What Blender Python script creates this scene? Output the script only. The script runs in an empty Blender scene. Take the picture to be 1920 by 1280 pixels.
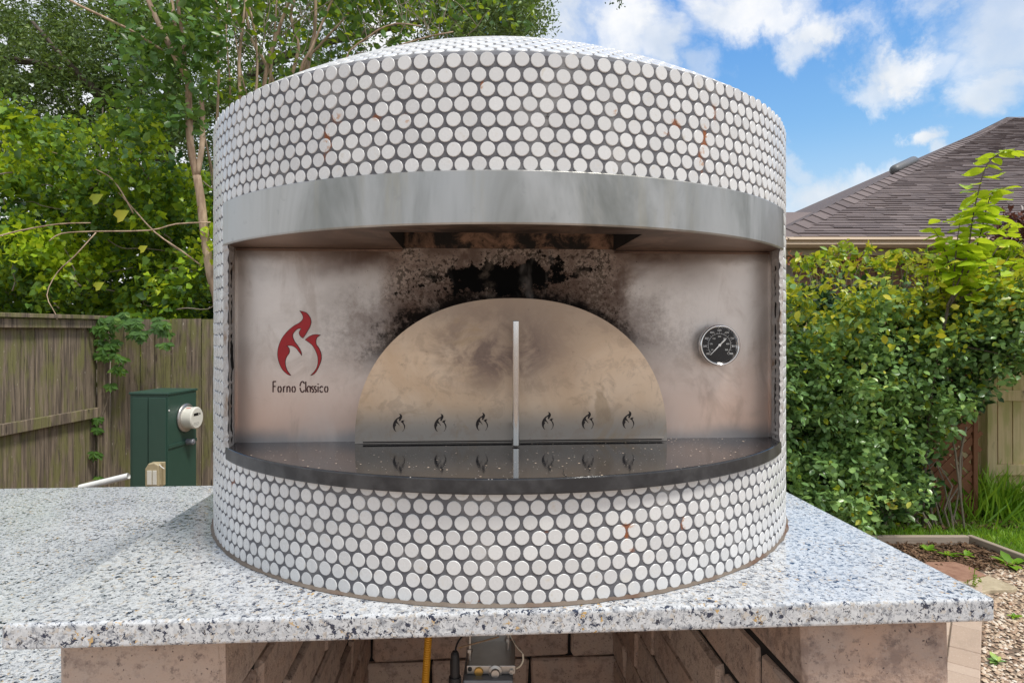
import bpy, math, random
import numpy as np
from mathutils import Vector, Matrix, noise as mnoise
R = math.radians
sc = bpy.context.scene
col = sc.collection
rng = np.random.default_rng(7)
random.seed(7)

# ------------------------------------------------------------------ camera
CAMZ = 1.72
F = 1195.0 / 1920.0
cam = bpy.data.cameras.new('camera')
cam.sensor_width = 36.0
cam.lens = 36.0 * F
cam.shift_y = -(640 - 618.5) / 1920.0
cam.clip_end = 2000
cam.clip_start = 0.02
camo = bpy.data.objects.new('camera', cam)
camo.location = (0, 0, CAMZ)
camo.rotation_euler = (R(90), 0, 0)
col.objects.link(camo)
sc.camera = camo

# ------------------------------------------------------------------ node helper
class NT:
    def __init__(s, nt): s.nt = nt; s.n = nt.nodes; s.l = nt.links
    def new(s, t, **k):
        nd = s.n.new(t)
        for a, b in k.items(): setattr(nd, a, b)
        return nd
    def put(s, sock, v):
        if v is None: return
        if isinstance(v, bpy.types.NodeSocket): s.l.new(v, sock)
        else:
            if isinstance(v, (tuple, list)) and sock.type == 'RGBA' and len(v) == 3: v = (*v, 1)
            if isinstance(v, (int, float)) and sock.type in ('VECTOR',): v = (v, v, v)
            if isinstance(v, (int, float)) and sock.type == 'RGBA': v = (v, v, v, 1)
            sock.default_value = v
    def m(s, op, a, b=None, c=None, clamp=False):
        nd = s.new('ShaderNodeMath', operation=op, use_clamp=clamp)
        s.put(nd.inputs[0], a); s.put(nd.inputs[1], b); s.put(nd.inputs[2], c)
        return nd.outputs[0]
    def vm(s, op, a, b=None):
        nd = s.new('ShaderNodeVectorMath', operation=op)
        s.put(nd.inputs[0], a)
        if b is not None: s.put(nd.inputs[1], b)
        return nd.outputs['Value'] if op in ('LENGTH', 'DISTANCE', 'DOT_PRODUCT') else nd.outputs[0]
    def scale(s, v, k):
        nd = s.new('ShaderNodeVectorMath', operation='SCALE'); s.put(nd.inputs[0], v); s.put(nd.inputs[3], k); return nd.outputs[0]
    def mix(s, f, a, b, bt='MIX'):
        nd = s.new('ShaderNodeMix', data_type='RGBA', blend_type=bt)
        nd.clamp_factor = True
        s.put(nd.inputs[0], f); s.put(nd.inputs[6], a); s.put(nd.inputs[7], b)
        return nd.outputs[2]
    def noise(s, v, sc_, det=4, rough=.55, dist=0, out=0):
        nd = s.new('ShaderNodeTexNoise'); s.put(nd.inputs['Vector'], v)
        nd.inputs['Scale'].default_value = sc_; nd.inputs['Detail'].default_value = det
        nd.inputs['Roughness'].default_value = rough; nd.inputs['Distortion'].default_value = dist
        return nd.outputs[out]
    def vor(s, v, sc_, feat='F1', out='Distance', rnd=1):
        nd = s.new('ShaderNodeTexVoronoi', feature=feat); s.put(nd.inputs['Vector'], v)
        nd.inputs['Scale'].default_value = sc_; nd.inputs['Randomness'].default_value = rnd
        return nd.outputs[out]
    def st(s, x, a, b):       # smoothstep a..b
        nd = s.new('ShaderNodeMapRange', interpolation_type='SMOOTHSTEP')
        s.put(nd.inputs[0], x); nd.inputs[1].default_value = a; nd.inputs[2].default_value = b
        return nd.outputs[0]
    def ramp(s, f, stops, interp='LINEAR'):
        nd = s.new('ShaderNodeValToRGB'); s.put(nd.inputs[0], f)
        cr = nd.color_ramp; cr.interpolation = interp
        while len(cr.elements) < len(stops): cr.elements.new(.5)
        for e, (p, c) in zip(cr.elements, stops):
            e.position = p; e.color = (*c, 1) if isinstance(c, tuple) else (c, c, c, 1)
        return nd.outputs[0]
    def xyz(s, v):
        nd = s.new('ShaderNodeSeparateXYZ'); s.put(nd.inputs[0], v); return nd.outputs
    def comb(s, x, y, z):
        nd = s.new('ShaderNodeCombineXYZ'); s.put(nd.inputs[0], x); s.put(nd.inputs[1], y); s.put(nd.inputs[2], z); return nd.outputs[0]
    def mapv(s, v, scale=(1, 1, 1), rot=(0, 0, 0), loc=(0, 0, 0)):
        nd = s.new('ShaderNodeMapping'); s.put(nd.inputs[0], v)
        nd.inputs[1].default_value = loc; nd.inputs[2].default_value = rot; nd.inputs[3].default_value = scale
        return nd.outputs[0]
    def obj(s): return s.new('ShaderNodeTexCoord').outputs['Object']
    def pos(s): return s.new('ShaderNodeNewGeometry').outputs['Position']
    def island(s): return s.new('ShaderNodeNewGeometry').outputs['Random Per Island']
    def rand(s): return s.new('ShaderNodeObjectInfo').outputs['Random']
    def bump(s, h, dist, strength=1.0):
        nd = s.new('ShaderNodeBump'); s.put(nd.inputs['Height'], h)
        nd.inputs['Distance'].default_value = dist; nd.inputs['Strength'].default_value = strength
        return nd.outputs[0]

MATS = {}
def mat(name):
    m = bpy.data.materials.new(name); m.use_nodes = True
    t = NT(m.node_tree); b = t.n['Principled BSDF']
    MATS[name] = m
    return m, t, b
def pset(t, b, color=None, rough=None, metal=None, normal=None, coat=None, spec=None, sub=None):
    for k, v in (('Base Color', color), ('Roughness', rough), ('Metallic', metal), ('Normal', normal), ('Coat Weight', coat), ('Specular IOR Level', spec)):
        if v is not None: t.put(b.inputs[k], v)

# ------------------------------------------------------------------ world: sky with clouds
w = bpy.data.worlds.new('World'); sc.world = w; w.use_nodes = True
t = NT(w.node_tree)
SUN_EL, SUN_AZ = R(62), R(125)          # azimuth clockwise from +Y
bg = t.n['Background']
sky = t.new('ShaderNodeTexSky', sky_type='NISHITA')
sky.sun_disc = False; sky.sun_elevation = SUN_EL; sky.sun_rotation = SUN_AZ
sky.dust_density = 0.4; sky.ozone_density = 2.0; sky.air_density = 1.0
d = t.new('ShaderNodeTexCoord').outputs['Generated']
dn = t.vm('NORMALIZE', d)
wob = t.scale(t.vm('SUBTRACT', t.noise(dn, 5.0, 9, .62, 0.3, out=1), (.5, .5, .5)), .22)
dw = t.vm('ADD', dn, wob)
def pixdir(u, v):
    return Vector(((u - 960) / 1195, 1, (618.5 - v) / 1195)).normalized()
clouds = [  # u, v, radius u, radius v, weight
    (300, 60, 620, 420, 1.0), (700, 0, 300, 260, 1.0),
    (1060, 30, 150, 170, .95), (1200, 70, 110, 120, .95), (1270, 105, 80, 70, .8), (1130, 180, 160, 80, .62),
    (1430, 30, 150, 70, .95), (1540, 60, 110, 55, .95), (1500, 95, 60, 45, .75), (1340, 150, 60, 40, .45),
    (1690, 110, 90, 55, 1.0), (1640, 150, 90, 40, .7), (1760, 90, 60, 50, .6), (1745, 228, 50, 26, .9), (1775, 260, 26, 32, .7),
    (1890, 40, 110, 90, .75), (1880, 140, 70, 45, .8), (1800, -60, 160, 60, .6), (1520, 360, 130, 60, .85), (1640, 330, 120, 38, .6), (1480, 310, 50, 30, .5)]
acc = None
wn = t.noise(dw, 13, 7, .62)
for (u, v, ru, rv, wt) in clouds:
    c = pixdir(u, v)
    right = Vector((c.y, -c.x, 0)).normalized(); up = right.cross(c)
    dd = t.vm('SUBTRACT', dw, tuple(c))
    a = t.m('MULTIPLY', t.vm('DOT_PRODUCT', dd, tuple(right)), 1195 / ru / .82)
    b_ = t.m('MULTIPLY', t.vm('DOT_PRODUCT', dd, tuple(up)), 1195 / rv / .85)
    e = t.m('SQRT', t.m('ADD', t.m('MULTIPLY', a, a), t.m('MULTIPLY', b_, b_)))
    e = t.m('ADD', e, t.m('MULTIPLY', t.m('SUBTRACT', 1.0, t.vm('DOT_PRODUCT', dw, tuple(c))), 3.0))
    f = t.m('MULTIPLY', t.st(t.m('ADD', e, t.m('MULTIPLY', t.m('SUBTRACT', wn, .5), 1.0)), 1.15, .25), wt)
    acc = f if acc is None else t.m('MAXIMUM', acc, f)
gen = t.st(t.noise(dw, 2.6, 6, .6), .34, .50)
# general cloud cover away from the patch of sky that the photograph shows
away = t.st(t.vm('DOT_PRODUCT', dn, tuple(pixdir(1500, 200))), .93, .80)
zz = t.xyz(dn)[2]
fine = t.noise(dn, 22, 5, .6)
cov = t.m('MAXIMUM', acc, t.m('MULTIPLY', gen, t.m('MULTIPLY', away, .95)))
cov = t.m('MULTIPLY', cov, t.m('ADD', .62, t.m('MULTIPLY', fine, .6)), clamp=True)
shade = t.noise(dn, 9, 4, .5)
ccol = t.mix(t.st(shade, .38, .6), (5.6, 5.9, 6.25), (7.3, 7.25, 7.15))
blue = t.mix(.9, sky.outputs[0], t.mix(t.st(zz, .1, .50), (2.4, 4.6, 6.7), (.75, 2.4, 5.7)))
hazy = t.mix(t.st(zz, .30, .02), blue, (5.0, 5.7, 6.3))
colr = t.mix(cov, hazy, ccol)
t.put(bg.inputs[0], colr)
bg.inputs[1].default_value = 0.102

sun = bpy.data.lights.new('sun', 'SUN'); sun.energy = 2.4; sun.angle = R(12); sun.color = (1, .955, .89)
suno = bpy.data.objects.new('sun', sun); col.objects.link(suno)
sd = Vector((math.sin(SUN_AZ) * math.cos(SUN_EL), math.cos(SUN_AZ) * math.cos(SUN_EL), math.sin(SUN_EL)))
suno.rotation_euler = (-sd).to_track_quat('-Z', 'Y').to_euler()
suno.location = (0, 0, 12)
vs = sc.view_settings
vs.view_transform = 'Standard'; vs.look = 'None'; vs.gamma = 1; vs.use_curve_mapping = False; vs.exposure = 0.50
sc.render.engine = 'CYCLES'
sc.cycles.use_denoising = True
sc.cycles.max_bounces = 8; sc.cycles.diffuse_bounces = 4; sc.cycles.glossy_bounces = 4; sc.cycles.transmission_bounces = 4
sc.cycles.sample_clamp_indirect = 8

# ------------------------------------------------------------------ geometry helpers
class MB:
    def __init__(s): s.v = []; s.f = []; s.mi = []
    def add(s, vs_, fs, mi=0):
        o = len(s.v); s.v.extend([tuple(p) for p in vs_]); s.f.extend([tuple(i + o for i in f) for f in fs]); s.mi.extend([mi] * len(fs)); return s
    def box(s, x0, y0, z0, x1, y1, z1, mi=0):
        return s.add([(x0, y0, z0), (x1, y0, z0), (x1, y1, z0), (x0, y1, z0), (x0, y0, z1), (x1, y0, z1), (x1, y1, z1), (x0, y1, z1)],
                     [(0, 3, 2, 1), (4, 5, 6, 7), (0, 1, 5, 4), (1, 2, 6, 5), (2, 3, 7, 6), (3, 0, 4, 7)], mi)
    def tube(s, pts, rad, seg=8, caps=True, mi=0):
        pts = [Vector(p) for p in pts]
        if not hasattr(rad, '__len__'): rad = [rad] * len(pts)
        vv = []; ff = []
        prev = None
        for i, p in enumerate(pts):
            tg = (pts[min(i + 1, len(pts) - 1)] - pts[max(i - 1, 0)]).normalized()
            if prev is None:
                a = tg.orthogonal().normalized()
            else:
                a = (prev - tg * prev.dot(tg)).normalized()
            prev = a; b = tg.cross(a)
            for k in range(seg):
                th = 2 * math.pi * k / seg
                vv.append(p + (a * math.cos(th) + b * math.sin(th)) * rad[i])
        for i in range(len(pts) - 1):
            for k in range(seg):
                k2 = (k + 1) % seg
                ff.append((i * seg + k, i * seg + k2, (i + 1) * seg + k2, (i + 1) * seg + k))
        if caps:
            ff.append(tuple(range(seg - 1, -1, -1))); ff.append(tuple((len(pts) - 1) * seg + k for k in range(seg)))
        return s.add(vv, ff, mi)
    def lathe(s, prof, seg=48, mat4=None, mi=0):   # profile (r, z) about z
        vv = []; ff = []
        for (r, z) in prof:
            for k in range(seg):
                th = 2 * math.pi * k / seg
                vv.append(Vector((r * math.cos(th), r * math.sin(th), z)))
        for i in range(len(prof) - 1):
            for k in range(seg):
                k2 = (k + 1) % seg
                ff.append((i * seg + k, i * seg + k2, (i + 1) * seg + k2, (i + 1) * seg + k))
        ff.append(tuple(range(seg - 1, -1, -1))); ff.append(tuple((len(prof) - 1) * seg + k for k in range(seg)))
        if mat4 is not None: vv = [mat4 @ p for p in vv]
        return s.add(vv, ff, mi)
    def prism(s, poly, y0, y1, mi=0):   # poly in x,z ; extruded along y
        n = len(poly)
        vv = [(p[0], y0, p[1]) for p in poly] + [(p[0], y1, p[1]) for p in poly]
        ff = [tuple(range(n)), tuple(range(2 * n - 1, n - 1, -1))] + [(i, i + n, (i + 1) % n + n, (i + 1) % n) for i in range(n)]
        return s.add(vv, ff, mi)
    def mesh(s, name, mats, smooth=False):
        me = bpy.data.meshes.new(name); me.from_pydata(s.v, [], s.f)
        for m_ in (mats if isinstance(mats, (list, tuple)) else [mats]): me.materials.append(MATS[m_] if isinstance(m_, str) else m_)
        me.polygons.foreach_set('material_index', s.mi)
        if smooth: me.polygons.foreach_set('use_smooth', [True] * len(me.polygons))
        me.update(); return me
    def build(s, name, mats, parent=None, smooth=False, bevel=0, segs=2, loc=None, rot=None):
        return link(name, s.mesh(name, mats, smooth), parent, bevel, segs, loc, rot)

def link(name, me, parent=None, bevel=0, segs=2, loc=None, rot=None):
    o = bpy.data.objects.new(name, me); col.objects.link(o)
    if parent is not None: o.parent = parent
    if loc is not None: o.location = loc
    if rot is not None: o.rotation_euler = rot
    if bevel:
        b = o.modifiers.new('bevel', 'BEVEL'); b.width = bevel; b.segments = segs; b.limit_method = 'ANGLE'; b.angle_limit = R(40); b.harden_normals = False
    return o
def np_mesh(name, V_, counts_faces, mats, smooth=False, mi=None):
    """V_ (n,3) array; counts_faces: (m,k) int array"""
    me = bpy.data.meshes.new(name)
    V_ = np.asarray(V_, dtype=np.float32); Fc = np.asarray(counts_faces, dtype=np.int32)
    me.vertices.add(len(V_)); me.vertices.foreach_set('co', V_.ravel())
    k = Fc.shape[1]; m_ = len(Fc)
    me.loops.add(m_ * k); me.loops.foreach_set('vertex_index', Fc.ravel())
    me.polygons.add(m_); me.polygons.foreach_set('loop_start', np.arange(0, m_ * k, k, dtype=np.int32))
    if smooth: me.polygons.foreach_set('use_smooth', np.ones(m_, dtype=bool))
    for q in (mats if isinstance(mats, (list, tuple)) else [mats]): me.materials.append(MATS[q])
    if mi is not None: me.polygons.foreach_set('material_index', np.asarray(mi, dtype=np.int32))
    me.update(calc_edges=True); me.validate(); return me
def thing(name, label, cat, loc=(0, 0, 0), rotz=0, group=None):
    o = bpy.data.objects.new(name, None); col.objects.link(o)
    o.empty_display_size = .05
    o.location = loc; o.rotation_euler = (0, 0, rotz); o['label'] = label; o['category'] = cat
    if group: o['group'] = group
    return o
def tag(o, label=None, cat=None, group=None, kind=None):
    if label: o['label'] = label
    if cat: o['category'] = cat
    if group: o['group'] = group
    if kind: o['kind'] = kind
    return o
def at(u, v, d): return Vector(((u - 960) / 1195 * d, d, CAMZ + (618.5 - v) / 1195 * d))
def gnd(u, v, z=0):
    d_ = (CAMZ - z) * 1195 / (v - 618.5); return Vector(((u - 960) / 1195 * d_, d_, z))

# ------------------------------------------------------------------ materials
def rustmask(t, spots):
    p = t.pos(); acc = None
    pw = t.vm('ADD', p, t.scale(t.vm('SUBTRACT', t.noise(p, 60, 3, .6, out=1), (.5, .5, .5)), .02))
    for (c, rx, rz, s_) in spots:
        dlt = t.vm('MULTIPLY', t.vm('SUBTRACT', pw, c), (1 / rx, 1 / rx, 1 / rz))
        f = t.m('MULTIPLY', t.st(t.vm('LENGTH', dlt), 1.0, .25), s_)
        acc = f if acc is None else t.m('MAXIMUM', acc, f)
    return acc
OC = Vector((-.0212, 1.3176, CAMZ - .3378)); YAW = R(3.5)
def ondrum(u, v):     # where a photo ray meets the drum's outer surface
    dx, dy = (u - 960) / 1195, 1.0
    a = dx * dx + 1; b = -2 * (dx * OC.x + OC.y); c = OC.x ** 2 + OC.y ** 2 - .54 ** 2
    s_ = (-b - math.sqrt(max(b * b - 4 * a * c, 0))) / (2 * a)
    return (dx * s_, s_, CAMZ + (618.5 - v) / 1195 * s_)
RUST = [(ondrum(*q), rx, rz, s_) for (q, rx, rz, s_) in [
    ((612, 262), .008, .022, 1), ((628, 222), .012, .008, .9), ((608, 295), .004, .01, .7), ((706, 219), .010, .006, .9), ((762, 222), .006, .010, .8), ((903, 158), .004, .012, 1),
    ((1322, 262), .007, .035, 1), ((1316, 305), .007, .022, .8), ((1340, 215), .006, .02, .7), ((1268, 232), .014, .006, .8), ((1250, 245), .008, .006, .6), ((1155, 212), .004, .008, .8),
    ((1178, 988), .013, .007, 1), ((1176, 1003), .004, .016, 1), ((1185, 1030), .005, .006, .7), ((1281, 978), .004, .014, .9), ((1022, 996), .005, .003, .7), ((435, 905), .012, .012, .6), ((890, 1128), .02, .002, .6)]]

m_, t, b = mat('tile_white')
rd = t.island(); ob = t.rand(); r2 = t.m('FRACT', t.m('ADD', rd, t.m('MULTIPLY', ob, 7.31)))
c = t.mix(r2, (.70, .70, .69), (.60, .60, .595))
n = t.noise(t.pos(), 90, 4, .6)
c = t.mix(t.st(n, .60, .78), c, (.60, .565, .50))
c = t.mix(t.st(t.noise(t.pos(), 9, 3, .6), .62, .8), c, (.66, .63, .57))
rm = rustmask(t, RUST)
c = t.mix(t.m('MULTIPLY', rm, t.m('MULTIPLY', t.st(t.noise(t.pos(), 160, 2), .48, .58), .8)), c, (.45, .20, .06))
pset(t, b, c, t.m('ADD', .16, t.m('MULTIPLY', n, .22)), spec=.5)

m_, t, b = mat('grout')
p = t.pos(); n = t.noise(p, 140, 5, .7); n2 = t.noise(p, 14, 4, .6)
c = t.mix(n, (.085, .085, .095), (.17, .17, .18))
c = t.mix(t.st(n2, .5, .72), c, (.27, .265, .26))
c = t.mix(t.st(t.noise(p, 30, 4, .7), .62, .74), c, (.045, .042, .04))
rm = rustmask(t, RUST)
c = t.mix(t.m('MULTIPLY', rm, t.m('ADD', .5, t.m('MULTIPLY', t.noise(p, 50, 3, .6), .9)), clamp=True), c, (.27, .085, .025))
pset(t, b, c, .9, normal=t.bump(n, .0012))

m_, t, b = mat('mortar')
p = t.pos(); n = t.noise(p, 110, 5, .75); n2 = t.noise(p, 20, 4)
c = t.mix(n, (.30, .28, .27), (.68, .65, .62)); c = t.mix(t.st(n2, .55, .7), c, (.30, .22, .16))
pset(t, b, c, .95, normal=t.bump(t.m('ADD', n, n2), .004))
for nm, cc, rr in (('crack_dark', (.012, .01, .009), .95), ('cut_dark', (.02, .012, .01), .6), ('rubber_black', (.018, .018, .02), .5), ('paint_white', (.75, .74, .70), .45),
                   ('wire_cream', (.62, .56, .44), .5), ('needle_white', (.8, .8, .78), .4), ('brass', (.55, .36, .12), .3), ('rust_screw', (.30, .2, .12), .5)):
    m_, t, b = mat(nm); n = t.noise(t.obj(), 40, 3)
    c = t.mix(n, tuple(q * .8 for q in cc), tuple(min(1, q * 1.2) for q in cc)); pset(t, b, c, rr)
    if nm == 'brass': pset(t, b, metal=1.0)
m_, t, b = mat('logo_red')
n = t.noise(t.obj(), 50, 3); pset(t, b, t.mix(n, (.30, .004, .008), (.50, .008, .014)), .4)
m_, t, b = mat('logo_brown')
n = t.noise(t.obj(), 90, 3); pset(t, b, t.mix(n, (.03, .012, .012), (.10, .025, .02)), .6)

m_, t, b = mat('shelf_stone')
p = t.obj(); n = t.noise(p, 160, 4, .7); v = t.vor(p, 120, out='Color'); vd = t.vor(p, 120)
z = t.xyz(p)
c = t.mix(n, (.006, .006, .007), (.022, .022, .025))
spk = t.m('MULTIPLY', t.st(vd, .22, .12), t.st(t.xyz(v)[0], .87, .90))
c = t.mix(spk, c, (.80, .62, .46))
v2 = t.vor(p, 300, out='Color'); spk2 = t.m('MULTIPLY', t.st(t.vor(p, 300), .3, .2), t.st(t.xyz(v2)[1], .93, .96))
c = t.mix(spk2, c, (.40, .36, .33))
side = t.st(t.xyz(t.new('ShaderNodeNewGeometry').outputs['Normal'])[2], .85, .3)
sm = t.st(t.noise(p, 28, 4, .6), .35, .7)
c = t.mix(side, c, t.mix(sm, (.022, .022, .024), (.060, .060, .062)))
rg = t.m('ADD', t.m('ADD', .04, t.m('MULTIPLY', t.st(t.noise(p, 16, 4, .6), .45, .75), .03)), t.m('MULTIPLY', side, .35))
pset(t, b, c, rg, spec=.45, normal=t.bump(n, .0002, .3))

def steel(name, base, tint):
    m_, t, b = mat(name)
    p = t.obj()
    st_ = t.noise(t.mapv(p, (6, 6, 260)), 1.0, 4, .6)
    bl = t.noise(p, 7, 5, .6, .6); f = t.noise(p, 55, 4, .65)
    c = t.mix(t.st(bl, .3, .7), base, tint)
    c = t.mix(t.st(f, .56, .76), c, tuple(q * .75 for q in base))
    rg = t.m('ADD', .24, t.m('ADD', t.m('MULTIPLY', bl, .22), t.m('MULTIPLY', f, .1)))
    pset(t, b, c, rg, metal=1.0, normal=t.bump(t.m('ADD', st_, t.m('MULTIPLY', bl, 3)), .0005, .35))
    return m_, t, b
steel('steel_plain', (.52, .52, .51), (.62, .62, .61))
m_, t, b = mat('steel_band')
p = t.pos(); x, y, z = t.xyz(p)
dr = t.noise(t.mapv(p, (26, 26, 3)), 1, 5, .65); bl = t.noise(t.mapv(p, (7, 7, 2.5)), 1, 5, .6, .8); f = t.noise(p, 60, 4, .6)
c = t.mix(t.st(bl, .35, .65), (.235, .235, .215), (.47, .465, .45))
c = t.mix(t.m('MULTIPLY', t.st(dr, .52, .72), .55), c, (.40, .37, .30))
c = t.mix(t.m('MULTIPLY', t.st(f, .60, .75), .4), c, (.30, .30, .29))
rg = t.m('ADD', .27, t.m('MULTIPLY', bl, .25))
pset(t, b, c, rg, metal=.95, normal=t.bump(t.noise(p, 9, 3), .004, .25))

# the oven's face: brushed steel with heat tint, painted-in ground reflection and soot round the mouth (oven coordinates)
m_, t, b = mat('steel_face')
p = t.obj(); x, y, z = t.xyz(p)
bl = t.noise(p, 5, 5, .6, .8); f = t.noise(p, 70, 6, .72); md = t.noise(p, 18, 5, .65, .4)
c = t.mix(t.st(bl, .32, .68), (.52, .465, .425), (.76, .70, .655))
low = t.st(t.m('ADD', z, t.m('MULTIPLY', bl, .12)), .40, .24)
c = t.mix(t.m('MULTIPLY', low, .9), c, (.72, .54, .45))  # lower zone: pink reflection of the ground put into the colour, with heat tint
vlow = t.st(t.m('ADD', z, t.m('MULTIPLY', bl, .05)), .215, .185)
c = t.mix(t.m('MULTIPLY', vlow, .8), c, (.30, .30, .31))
ax = t.m('ABSOLUTE', t.m('ADD', x, t.m('MULTIPLY', t.m('SUBTRACT', md, .5), .06)))
# brown heat stain along the top
tp = t.st(t.m('ADD', z, t.m('MULTIPLY', t.m('SUBTRACT', bl, .5), .16)), .40, .455)
c = t.mix(t.m('MULTIPLY', t.m('MULTIPLY', tp, t.st(ax, .40, .22)), .95), c, (.10, .055, .038))
c = t.mix(t.m('MULTIPLY', t.st(t.m('ADD', z, t.m('MULTIPLY', md, .03)), .455, .478), .6), c, (.12, .08, .06))
# sooted zone
zone = t.m('MULTIPLY', t.st(ax, .215, .165), t.st(t.m('ADD', z, t.m('MULTIPLY', md, .05)), .30, .36))
base2 = t.mix(t.st(md, .35, .65), (.22, .165, .14), (.62, .52, .45))
c = t.mix(zone, c, base2)
flk = t.st(t.m('ADD', t.noise(p, 150, 6, .75), t.m('MULTIPLY', t.m('SUBTRACT', md, .5), .9)), .50, .61)
c = t.mix(t.m('MULTIPLY', zone, t.m('MULTIPLY', flk, .85)), c, (.025, .02, .018))
# big black flaked patch above the door
ex = t.m('DIVIDE', t.m('SUBTRACT', x, -.01), .115); ez = t.m('DIVIDE', t.m('SUBTRACT', z, t.m('ADD', .425, t.m('MULTIPLY', x, .10))), .026)
blk = t.m('ADD', t.m('SQRT', t.m('ADD', t.m('MULTIPLY', ex, ex), t.m('MULTIPLY', ez, ez))), t.m('MULTIPLY', t.m('SUBTRACT', t.noise(p, 42, 8, .75), .5), 4.5))
# soot halo round the mouth
hx = t.m('DIVIDE', x, .262); hz = t.m('DIVIDE', t.m('SUBTRACT', z, .159), .232)
e = t.m('SQRT', t.m('ADD', t.m('MULTIPLY', hx, hx), t.m('MULTIPLY', hz, hz)))
e = t.m('ADD', e, t.m('MULTIPLY', t.m('SUBTRACT', t.noise(p, 9, 3, .5), .5), .20))
e = t.m('ADD', e, t.m('MULTIPLY', t.m('SUBTRACT', md, .5), .30))
e = t.m('ADD', e, t.m('MULTIPLY', t.m('SUBTRACT', t.noise(p, 130, 6, .75), .5), .42))
halo = t.m('MULTIPLY', t.st(e, 1.13, 1.0), t.st(t.m('ADD', t.m('ADD', z, t.m('MULTIPLY', md, .05)), t.m('MULTIPLY', x, -.06)), .30, .38))
brn = t.m('MULTIPLY', t.st(e, 1.42, 1.08), t.st(t.m('ADD', z, t.m('MULTIPLY', md, .04)), .26, .36))
smk = t.m('MULTIPLY', t.st(e, 1.62, 1.15), t.m('MULTIPLY', t.st(z, .28, .40), t.st(t.noise(t.mapv(p, (9, 9, 4)), 1, 4, .6), .30, .60)))
c = t.mix(t.m('MULTIPLY', smk, .45), c, (.12, .075, .055))
c = t.mix(t.m('MULTIPLY', brn, .6), c, (.075, .04, .027))
c = t.mix(t.m('MULTIPLY', halo, .96), c, (.010, .008, .007))
bk = t.st(blk, 1.0, .9)
c = t.mix(bk, c, (.005, .005, .005))
spt = t.m('MULTIPLY', t.st(t.noise(p, 240, 3, .6), .68, .72), t.m('MULTIPLY', t.st(ax, .30, .15), t.st(z, .27, .33)))
c = t.mix(spt, c, (.01, .01, .01))
grz = t.m('MULTIPLY', t.st(t.noise(t.mapv(p, (14, 14, 5)), 1, 5, .65, .8), .52, .66), .35)
c = t.mix(t.m('MULTIPLY', grz, t.st(ax, .22, .32)), c, (.33, .25, .20))
sootR = t.m('MAXIMUM', bk, t.m('ADD', halo, t.m('MULTIPLY', zone, .9), clamp=True))
rg = t.m('ADD', t.m('ADD', .30, t.m('MULTIPLY', bl, .16)), t.m('MULTIPLY', sootR, .5))
brs = t.m('MULTIPLY', t.noise(t.mapv(p, (5, 5, 200)), 1.0, 4, .6), .35)
c = t.mix(t.m('MULTIPLY', t.st(md, .52, .68), .22), c, (.40, .33, .27))
c = t.mix(t.m('MULTIPLY', t.st(t.noise(t.mapv(p, (9, 9, 3)), 1, 4, .6, 1.2), .52, .7), .25), c, (.80, .74, .70))
pset(t, b, c, rg, spec=t.m('SUBTRACT', .5, t.m('MULTIPLY', sootR, .42)), metal=t.m('SUBTRACT', .62, t.m('MULTIPLY', sootR, .6)), normal=t.bump(t.m('ADD', brs, t.m('MULTIPLY', bl, 4)), .0006, .4))

m_, t, b = mat('steel_door')
p = t.obj(); x, y, z = t.xyz(p)
bl = t.noise(p, 6, 5, .62, .6); f = t.noise(p, 60, 6, .72); md = t.noise(p, 16, 6, .68, .5)
c = t.mix(t.st(bl, .3, .7), (.68, .50, .34), (.84, .68, .52))
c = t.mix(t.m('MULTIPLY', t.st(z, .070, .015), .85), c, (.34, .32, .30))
ex = t.m('DIVIDE', t.m('ADD', x, t.m('MULTIPLY', t.m('SUBTRACT', md, .5), .16)), .13); ez = t.m('DIVIDE', t.m('SUBTRACT', z, .150), .085)
sp = t.st(t.m('SQRT', t.m('ADD', t.m('MULTIPLY', ex, ex), t.m('MULTIPLY', ez, ez))), 1.25, .25)
c = t.mix(t.m('MULTIPLY', sp, t.m('ADD', .55, t.m('MULTIPLY', t.st(md, .4, .62), .45))), c, (.20, .145, .125))
c = t.mix(t.m('MULTIPLY', t.st(t.m('ADD', z, t.m('MULTIPLY', md, .06)), .15, .25), .7), c, (.30, .225, .175))
c = t.mix(t.m('MULTIPLY', t.st(t.noise(p, 11, 4, .6, 1), .56, .68), .5), c, (.40, .29, .18))
c = t.mix(t.m('MULTIPLY', t.st(f, .64, .70), .35), c, (.15, .11, .09))
c = t.mix(t.m('MULTIPLY', t.st(t.noise(p, 30, 6, .75, .6), .50, .62), .28), c, (.33, .25, .19))
pset(t, b, c, t.m('ADD', .34, t.m('MULTIPLY', bl, .2)), metal=.75, normal=t.bump(t.m('ADD', t.m('MULTIPLY', t.noise(t.mapv(p, (5, 5, 220)), 1, 3), .4), t.m('MULTIPLY', bl, 3)), .0006, .35))

m_, t, b = mat('steel_soffit')
p = t.obj(); x, y, z = t.xyz(p); md = t.noise(p, 14, 6, .68, .6); bl = t.noise(p, 5, 4)
c = t.mix(t.st(bl, .3, .7), (.30, .205, .16), (.19, .13, .10))
c = t.mix(t.m('MULTIPLY', t.st(t.m('ABSOLUTE', x), .38, .12), t.st(md, .42, .6)), c, (.07, .05, .042))
pset(t, b, c, .38, metal=.8)
m_, t, b = mat('throat')
p = t.obj(); md = t.noise(p, 22, 6, .7, .5); f = t.noise(p, 90, 4)
c = t.mix(t.st(md, .40, .62), (.015, .012, .01), (.34, .20, .13)); c = t.mix(t.st(f, .6, .7), c, (.02, .015, .012))
pset(t, b, c, .7, metal=.2)
m_, t, b = mat('soot_black')
n = t.noise(t.obj(), 40, 4); pset(t, b, t.mix(n, (.006, .005, .005), (.02, .016, .014)), .9)
m_, t, b = mat('chrome')
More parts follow.
